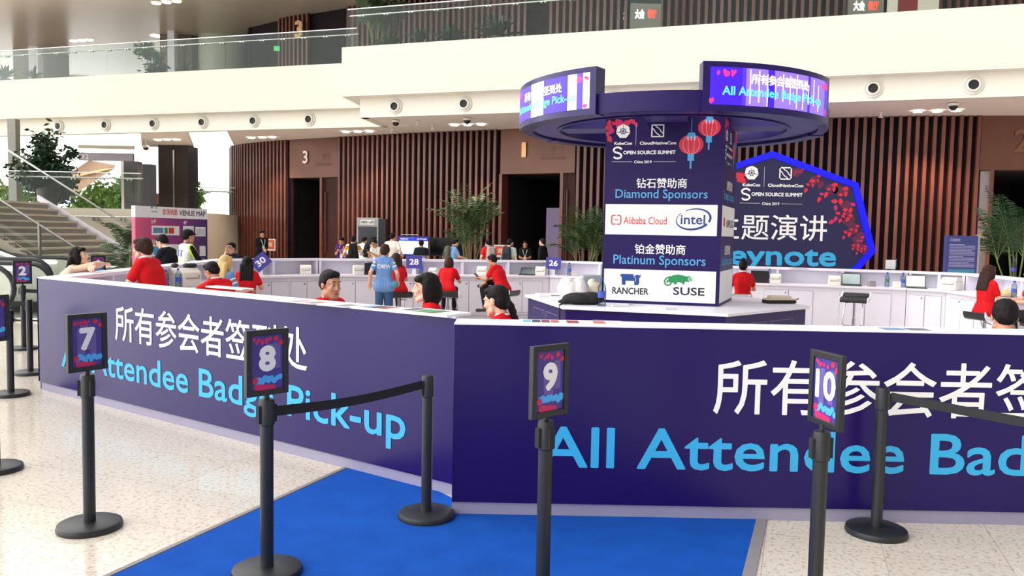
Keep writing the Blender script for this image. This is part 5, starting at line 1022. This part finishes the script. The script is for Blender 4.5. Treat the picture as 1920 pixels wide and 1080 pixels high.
sheet((-0.572,5.376,1.133), .33, .23, -35, 'grey magazine lying on the left counter top under the bob-haired woman', ((96, 92, 112), (130, 126, 140)), seed=4); sheet((-0.467,5.161,1.133), .34, .24, -35, 'thick green-covered brochure on the left counter top near its right end', ((84, 150, 90), (70, 120, 70), (206, 226, 226)), .016, 'brochure', 'brochure', seed=5)
sheet((0.179,4.829,1.133), .25, .18, 0, 'blue and red postcard sheet on the right counter top', ((120, 180, 220), (70, 60, 80), (120, 60, 80), (200, 90, 90)), seed=6); sheet((0.488,4.823,1.133), .36, .2, 0, 'newspaper-like leaflet with red bands on the right counter top', ((160, 60, 70), (224, 214, 210), (200, 110, 110), (210, 206, 204)), seed=7)
sheet((2.328,4.763,1.133), .33, .16, 0, 'blue and grey leaflet on the right counter top near the right edge', ((110, 150, 190), (120, 116, 130)), seed=8); sheet((-2.478,7.089,1.133), .5, .12, -33, 'grey folded sheet on the left counter top below the blond woman', ((190, 196, 206),), .012, seed=9)
# clutter on the hexagonal table
TZ = .812; BAGM = cloth((46, 46, 46)); POLY = mat('plastic_bag_white', (244, 242, 232), .35, var=.03); CREAMB = mat('plastic_bag_cream', (238, 230, 200), .4, var=.04)
def blob(name, pts, m, c, label, cat, vox=.018, amp=.0, rz=0):
    b = MB()
    for p, r in pts: b.ball(p, r, 14, 10)
    o = fuse(b, name, m, vox, 2, noise_amp=amp); o.location = c; o.rotation_euler = (0, 0, R(rz)); return tag(o, label, cat)
x, y, z = (0.879,9.826,0.812); bl = blob('black_bag', [((-.06, 0, .07), (.2, .15, .075)), ((.1, .02, .075), (.17, .14, .08)), ((-.22, -.03, .03), (.1, .06, .03))], BAGM, (x, y+.12, TZ), 'black soft bag slumped on the table edge with a hanging strap', 'bag', amp=.004)
st_ = MB().sweep([(-.24, -.1, .03), (-.30, -.19, .0), (-.30, -.21, -.14), (-.29, -.205, -.24)], .012, 6).build('strap', BAGM, bl)
x, y, z = (0.858,10.993,0.812); blob('carrier_bag', [((-.07, 0, .12), (.17, .13, .13)), ((.06, 0, .13), (.14, .12, .13)), ((-.1, 0, .23), (.1, .1, .03))], POLY, (x, y+.12, TZ), 'white plastic carrier bag standing on the left of the table', 'bag', .016, .006)
x, y, z = (1.138,11.252,0.812); blob('carrier_bag', [((0, 0, .10), (.15, .13, .11)), ((.07, -.02, .08), (.12, .1, .09)), ((-.02, .0, .2), (.06, .06, .05))], CREAMB, (x, y+.05, TZ), 'cream plastic carrier bag leaning near the column', 'bag', .016, .008)
for (a, b), w_, d_, t, l in [((1030, 556), .34, .26, .035, 'pile of white papers on the far left corner of the table'), ((1052, 562), .30, .22, .05, 'stack of grey folders left of the black bag'), ((1160, 574), .22, .16, .02, 'crumpled white papers by the column foot'), ((1190, 573), .2, .12, .012, 'white sheet with dark print on the table front'), ((1255, 580), .17, .11, .02, 'small lilac card box on the table front')]:
    px = {(1030, 556): (0.515,11.099,0.812), (1052, 562): (0.645,10.581,0.812), (1160, 574): (1.293,9.766,0.812), (1190, 573): (1.499,9.847,0.812), (1255, 580): (1.847,9.458,0.812)}[(a, b)]
    sheet((px[0], px[1]+.05, TZ), w_, d_, a % 30, l, ((120, 112, 128), (206, 202, 212)) if 'white sheet' in l or 'folders' in l else ((226, 224, 228),), t, 'paper_stack', 'papers')
x, y, z = (3.535,10.725,0.812); pz = thing('pouch', 'beige and black zipped pouch lying on the right of the table', 'pouch', (x, y, TZ), R(12)); pr = [(-.2, -.12), (.2, -.12), (.24, 0), (.17, .12), (-.17, .12), (-.24, 0)]
MB().prism(pr, 0, .045).build('bottom_half', BAGM, pz, bevel=.02); MB().prism([(a*.98, b*.98) for a, b in pr], .045, .06).prism([(a*.7, b*.7) for a, b in pr], .06, .095).build('top_half', mat('beige_pouch', (206, 192, 170), .6), pz, bevel=.02); MB().sweep([(.22, -.02, .04), (.28, -.03, .06), (.27, .05, .03)], .006, 6).build('wrist_loop', BAGM, pz)
x, y, z = (3.361,11.901,0.812); sheet((x, y, TZ), .3, .22, -14, 'closed grey laptop on the table behind the column', ((150, 150, 156),), .02, 'closed_laptop', 'laptop')
ch = thing('office_chair', 'grey-backed office chair behind the bags on the table', 'chair', (1.310, 12.6, 0), R(0)); M_ = mat('grey_chair', (140, 150, 152), .5)
MB().bb((-.22, -.03, .62), (.22, .03, 1.05)).build('backrest', M_, ch, bevel=.03); MB().bb((-.23, .02, .44), (.23, .46, .5)).build('seat', M_, ch, bevel=.02); MB().cyl((0, .24, .1), (0, .24, .44), .03).tube([(0, .02, .45), (0, -.04, .65)], .02).build('column', STEEL, ch)
m = MB()
for k in range(5): a = 2*PI*k/5; m.tube([(0, .24, .1), (.27*math.cos(a), .24+.27*math.sin(a), .06)], .02)
m.build('foot_star', BLACK, ch)
for k, (px, l) in enumerate([((1.241,16.15,0.851), 'small beige box on the worktop right of sign 26'), ((6.782,14.283,0.851), 'small white cup-like box beside the tall blue bottle'), ((6.397,14.413,0.851), 'small grey speaker on the worktop right of the grey laptop')]):
    o = MB().box((0, 0, .05), (.12, .1, .1)).build('small_box', mat('box_beige_%d' % k, [(206, 196, 186), (240, 238, 236), (150, 140, 136)][k], .6), bevel=.01); o.location = px; tag(o, l, 'box')
x, y, z = (7.454,12.235,0.851); blob('canvas_bag', [((0, 0, .05), (.17, .14, .06)), ((.1, .05, .07), (.1, .1, .06)), ((-.12, .02, .03), (.1, .1, .04))], mat('beige_canvas', (214, 192, 150), .8, var=.1), (x, y, WZ), 'crumpled beige canvas bag on the far right counter', 'bag', .014, .008)
x, y, z = (1.168,16.175,0.851)
e = thing('display_stand', 'clear leaflet holder with white cards on the far counter ledge', 'holder', (7.01,15.042,1.134)); MB().bb((-.11, 0, 0), (.11, .02, .2)).build('holder', GLASS, e); MB().bb((-.09, -.01, .01), (.09, 0, .18)).build('cards', PAPER, e)
bottle(*(7.973,12.895,1.134), 'blue drink carton-like bottle on the right-hand ledge', (50, 50, 140), (60, 60, 150), 1.2)
for k, (c, l) in enumerate([((-4.991,12.879,1.134), 'white sheet on the ledge beside the guard'), ((-3.001,14.91,1.134), 'pale leaflet on the far ledge before the man in purple'), ((-2.328,14.998,1.134), 'pale leaflet on the far ledge before the tall man in cream'), ((5.27,14.854,1.134), 'white sheet on the far ledge under the keynote letters')]): sheet((c[0], c[1]+.1, 1.134), .3, .2, 10, l, ((214, 208, 218),), .006, seed=20+k)
# ================================================================ BACKGROUND FURNITURE
def screen(x, y, label, w_, z0, z1, lit, rz=0):
    e = thing('display_screen', label, 'screen', (x, y, 0), R(rz)); f = MB().bb((-w_/2, 0, z0), (w_/2, .07, z1)).build('frame', LAPB, e)
    if lit:
        P = Plane((-w_/2, -.002, z0), (1, 0, 0)); m = MB(); H = z1-z0; rect(m, P, .03, .04, w_-.03, H-.03, 0, .001); rect(m, P, .03, H-.15, w_-.03, H-.03, 1, .002); text(m, P, 'KubeCon', .08, H-.11, .30, H-.06, 2, .003); text(m, P, 'All Attendee', w_-.36, H-.11, w_-.07, H-.06, 2, .003)
        for i in range(6): rect(m, P, .1, H*.2+i*.1, .1+.3+.1*(i % 3), H*.2+i*.1+.012, 3, .002)
        rect(m, P, .03, .02, w_-.03, .05, 1, .003); m.build('picture', [mat('screen_pale_cyan', (206, 246, 250), .4, emit=1.0), mat('screen_blue', (36, 40, 190), .4, emit=.8), mat('screen_white', (240, 240, 255), .4, emit=.9), mat('screen_grey_line', (176, 214, 220), .4, emit=.7)], f)
    else: MB().bb((-w_/2+.03, -.003, z0+.03), (w_/2-.03, 0, z1-.03)).build('dark_glass', mat('screen_off', (12, 12, 14), .12), f)
    MB().cyl((-.2, .05, .03), (-.2, .05, z0), .025).cyl((.2, .05, .03), (.2, .05, z0), .025).bb((-.45, -.2, 0), (.45, .3, .03)).build('stand', BLACK, e)
(xa, zt_), (xb, zb_) = (-3.429,1.555), (-2.5,0.968); screen((xa+xb)/2, 24.2, 'lit screen with a pale page and blue header', xb-xa, zb_, zt_, True)
(xa, zt_), (xb, zb_) = (-2.496,1.524), (-1.494,0.966); screen((xa+xb)/2, 24.4, 'switched-off black screen right of the lit one', xb-xa, zb_, zt_, False)
(xa, zt_), (xb, zb_) = (-4.849,2.088), (-4.177,0.761); kx = (xa+xb)/2; kw = xb-xa; ki = thing('kiosk', 'grey upright machine with a dark screen and white number plate behind the visitors', 'machine', (kx, 25.2, 0))
MB().bb((-kw/2, 0, 0), (kw/2, .5, zt_)).build('housing', mat('kiosk_grey', (166, 166, 166), .5), ki, bevel=.01); MB().bb((-kw/2+.05, -.012, zt_-1.0), (kw/2-.05, 0, zt_-.27)).build('screen', mat('kiosk_screen', (50, 58, 66), .15), ki); MB().bb((-kw/2+.12, -.012, zt_-.21), (kw/2-.12, 0, zt_-.06)).build('number_plate', PAPER, ki)
m = MB(); text(m, Plane((0, -.013, 0), (1, 0, 0)), '0001-69', -kw/2+.14, zt_-.18, kw/2-.14, zt_-.09, 0, .001, .03); m.build('lettering', DARKTXT, ki); MB().bb((kw/2, .02, 0), (kw/2+.22, .48, zt_-.02)).build('side_cabinet', BLACK, ki); MB().bb((-kw/2+.02, -.25, .75), (kw/2-.02, 0, .8)).build('shelf', PRW, ki)
def poster_stand(px, y, z0, z1, w_, label, rz=0):
    e = thing('poster_stand', label, 'poster', (px, y, 0), R(rz)); MB().bb((-w_/2, 0, z0), (w_/2, .04, z1)).build('frame', PAPER, e); P = Plane((-w_/2, -.001, z0), (1, 0, 0)); m = MB(); rect(m, P, .03, .05, w_-.03, z1-z0-.04, 0, .001); rect(m, P, w_*.3, (z1-z0)*.35, w_*.7, (z1-z0)*.7, 1, .002); m.build('artwork', [mat('orange_poster', (214, 96, 62), .5), mat('peach_print', (244, 190, 140), .5)], e); MB().cyl((0, .05, .02), (0, .05, z0), .02).lathe([(0, 0), (.2, 0), (.2, .02), (0, .02)], (0, .05, 0)).build('stand', STEEL, e)
poster_stand(-8.501, 28.4, (-8.501,0.933)[1], (-8.501,1.343)[1], .38, 'orange poster on a stand beside the usher'); poster_stand(-0.342, 24, (-0.412,0.981)[1], (-0.418,1.343)[1], .42, 'small orange poster by the door 1, behind the visitors')
# ================================================================ PLANTS
def frond(mb, o, d, L, droop, lw, rnd, n=18, ll=.34, mi=0):
    d = Vector(d).normalized(); pts = [Vector(o)]; dirv = d.copy()
    for i in range(n): dirv = (dirv+Vector((0, 0, -droop/n*(i/n+.3)))).normalized(); pts.append(pts[-1]+dirv*L/n)
    mb.sweep(pts, [.009*(1-i/(n+2)) for i in range(n+1)], 4, 1)
    for i in range(3, n+1):
        t = i/n; a = (pts[i]-pts[i-1]).normalized(); sd = a.cross(Vector((0, 0, 1)))
        if sd.length < .05: sd = Vector((1, 0, 0))
        sd.normalize(); l = ll*math.sin(PI*(.18+.78*t))**.7*rnd.uniform(.85, 1.15)
        for k in (-1, 1):
            q = (sd*k+a*.75+Vector((0, 0, -.25+rnd.uniform(-.15, .15)))).normalized(); tip = pts[i]+q*l+Vector((0, 0, -l*.2)); mid = pts[i]+q*l*.5; wv = a*lw
            mb.add([pts[i], mid+wv, tip, mid-wv], [(0, 1, 2, 3)], mi)
def palm(x, y, H, label, seed, spread=.8, z0=0, nst=9, lw=.018, m=None):
    e = thing('potted_palm', label, 'palm', (x, y, z0)); r = random.Random(seed)
    MB().lathe([(0, 0), (.2, 0), (.27, .38), (.29, .42), (.25, .42), (.24, .36), (0, .36)], n=28).build('pot', POT, e); MB().lathe([(0, .37), (.24, .365)], n=20).build('soil', SOIL, e)
    S_ = MB(); F_ = MB()
    for i in range(nst):
        a = r.uniform(0, 2*PI); rr = r.uniform(.02, .14); b = Vector((rr*math.cos(a), rr*math.sin(a), .36)); t = b+Vector((.5*spread*math.cos(a)*r.uniform(.3, .8), .5*spread*math.sin(a)*r.uniform(.3, .8), H*r.uniform(.35, .66)-.36)); S_.tube([b, b.lerp(t, .5)+Vector((0, 0, .04)), t], .016, 6)
        for k in range(5):
            az = a+r.uniform(-1.5, 1.5)+k*1.2; el = r.uniform(.75, 1.35); frond(F_, t, (math.cos(az)*math.cos(el), math.sin(az)*math.cos(el), math.sin(el)), H*r.uniform(.28, .42)*(1.1 if k else 1), r.uniform(1.1, 1.9), lw, r)
    S_.build('cane', STEM, e); F_.build('frond', [m or LEAF, STEM], e); return e
palm(-1.288, 24.0, 3.15, 'tall potted palm against the slats left of door 1', 1, .9); palm(2.042, 22.8, 2.8, 'bushy potted palm just left of the sponsor column', 2, .75); palm(10.813, 17.4, 2.9, 'tall dark palm at the right edge beside door 2', 3, .9, m=LEAFD)
palm(-7.869, 16.6, 1.9, 'slender palm between staircase and venue map', 4, 1.0, nst=5)
def rosette(x, y, z, s, label, seed):
    e = thing('balcony_plant', label, 'plant', (x, y, z), 0, 'leafy plants on the balconies'); r = random.Random(seed); m = MB()
    for i in range(26):
        az = r.uniform(0, 2*PI); el = r.uniform(.3, 1.4); d = Vector((math.cos(az)*math.cos(el), math.sin(az)*math.cos(el), math.sin(el))); sd = d.cross(Vector((0, 0, 1))).normalized()*.07*s; L_ = s*r.uniform(.5, .8); o = Vector((0, 0, .35*s)); p1 = o+d*L_*.5; p2 = o+d*L_-Vector((0, 0, .12*s)); m.add([o, p1+sd, p2, p1-sd], [(0, 1, 2, 3)])
    m.build('leaves', LEAFD, e); MB().lathe([(0, 0), (.14*s, 0), (.2*s, .34*s), (.17*s, .34*s), (0, .3*s)], n=20).build('pot', POT, e)
def bush(x, y, z, rx, rz_, n, label, seed, m, name='shrub', cat='shrub', trunk=0, ls=.16, pot=0, grp=None):
    e = thing(name, label, cat, (x, y, z), 0, grp); r = random.Random(seed); b = MB()
    cl = [(r.gauss(0, .42)*rx, r.gauss(0, .42)*rx, trunk+rz_+r.gauss(0, .42)*rz_, r.uniform(.2, .45)*rx) for i in range(max(6, n//90))]
    for i in range(n):
        c = r.choice(cl); p = Vector((c[0]+r.gauss(0, c[3]*.6), c[1]+r.gauss(0, c[3]*.6), max(.1, c[2]+r.gauss(0, c[3]*.6)))); d = Vector((r.uniform(-1, 1), r.uniform(-1, 1), r.uniform(-.9, .5))).normalized(); sd = d.cross(Vector((r.uniform(-1, 1), r.uniform(-1, 1), r.uniform(-1, 1)))).normalized(); L_ = ls*r.uniform(.6, 1.3); b.add([p, p+d*L_*.5+sd*L_*.22, p+d*L_, p+d*L_*.5-sd*L_*.22], [(0, 1, 2, 3)])
    b.build('foliage', m, e)
    t = MB()
    for i in range(4): t.tube([(r.uniform(-.05, .05), r.uniform(-.05, .05), pot*.8), (r.uniform(-.3, .3)*rx, r.uniform(-.3, .3)*rx, trunk+rz_)], .03*max(.5, rx), 6)
    t.build('trunk', BARK, e)
    if pot: MB().lathe([(0, 0), (.24, 0), (.33, pot), (.29, pot), (.27, pot*.9), (0, pot*.9)], n=24).build('pot', POT, e)
    return e
bush(-14.413, 25.2, 2.2, .66, .85, 4600, 'large leafy tree in a dark planter on the landing above the stairs', 5, LEAFD, 'potted_tree', 'tree', .35, .2, .6)
for k, (px, y, l) in enumerate([(714, 22.2, 'leafy plant on the projecting balcony, leftmost under the tall palm'), (775, 21.8, 'second leafy plant from the left on the projecting balcony'), (832, 21.6, 'third leafy plant on the projecting balcony'), (925, 21.3, 'largest leafy plant on the projecting balcony, above the two jets')]):
    X_ = [-3.726, -2.771, -1.900, -0.528][k]; Y_ = 23.12+(16.02-23.12)*(X_+4.9)/20.9+1.35; rosette(X_, Y_, 6.72, [.9, .95, 1.0, 1.2][k], l, 40+k)
palm(-4.148, 24.6, 2.2, 'large palm rising behind the corner of the balcony glass', 7, .7, 6.72)
for k, (px, s_, l) in enumerate([(-19.752, 1.3, 'green plant on the upper balcony at the far left'), (-18.924, 1.0, 'small plant beside the far left upper balcony plant'), (-17.648, .8, 'low plant right of the upper left pillar'), (-11.227, .7, 'low plant right of the tall upper balcony shrub')]): rosette(px, 30.75-(px+23)*.3114+1.0, 6.72, s_, l, 60+k)
bush(-12.880, 29.2, 6.72, .55, .8, 700, 'tall dense shrub on the rear balcony before a pillar', 9, LEAFD, 'balcony_shrub', 'shrub', .1, .2, .3)
PALE = mat('sunlit_leaf', (150, 190, 96), .6, var=.3, scale=2)
for k, (x, y, rx, rz_, l) in enumerate([(-25.838, 50, 1.7, 1.1, 'sunlit bushes outside the glazed landing, nearest the tan underside'), (-25.163, 54, 1.6, 1.2, 'sunlit bushes outside beyond the walking man'), (-21.817, 47, .9, 1.0, 'sunlit bush outside left of the dark pillar'), (-32.165, 52, 2.4, 1.2, 'sunlit bushes outside at the far left'), (-17.874, 45, .35, .8, 'sunlit bush outside right of the dark pillar')]): bush(x, y, 2.2, rx, rz_, 900, l, 70+k, PALE, 'outdoor_shrub', 'shrub', 0, .45, grp='sunlit shrubs outside')
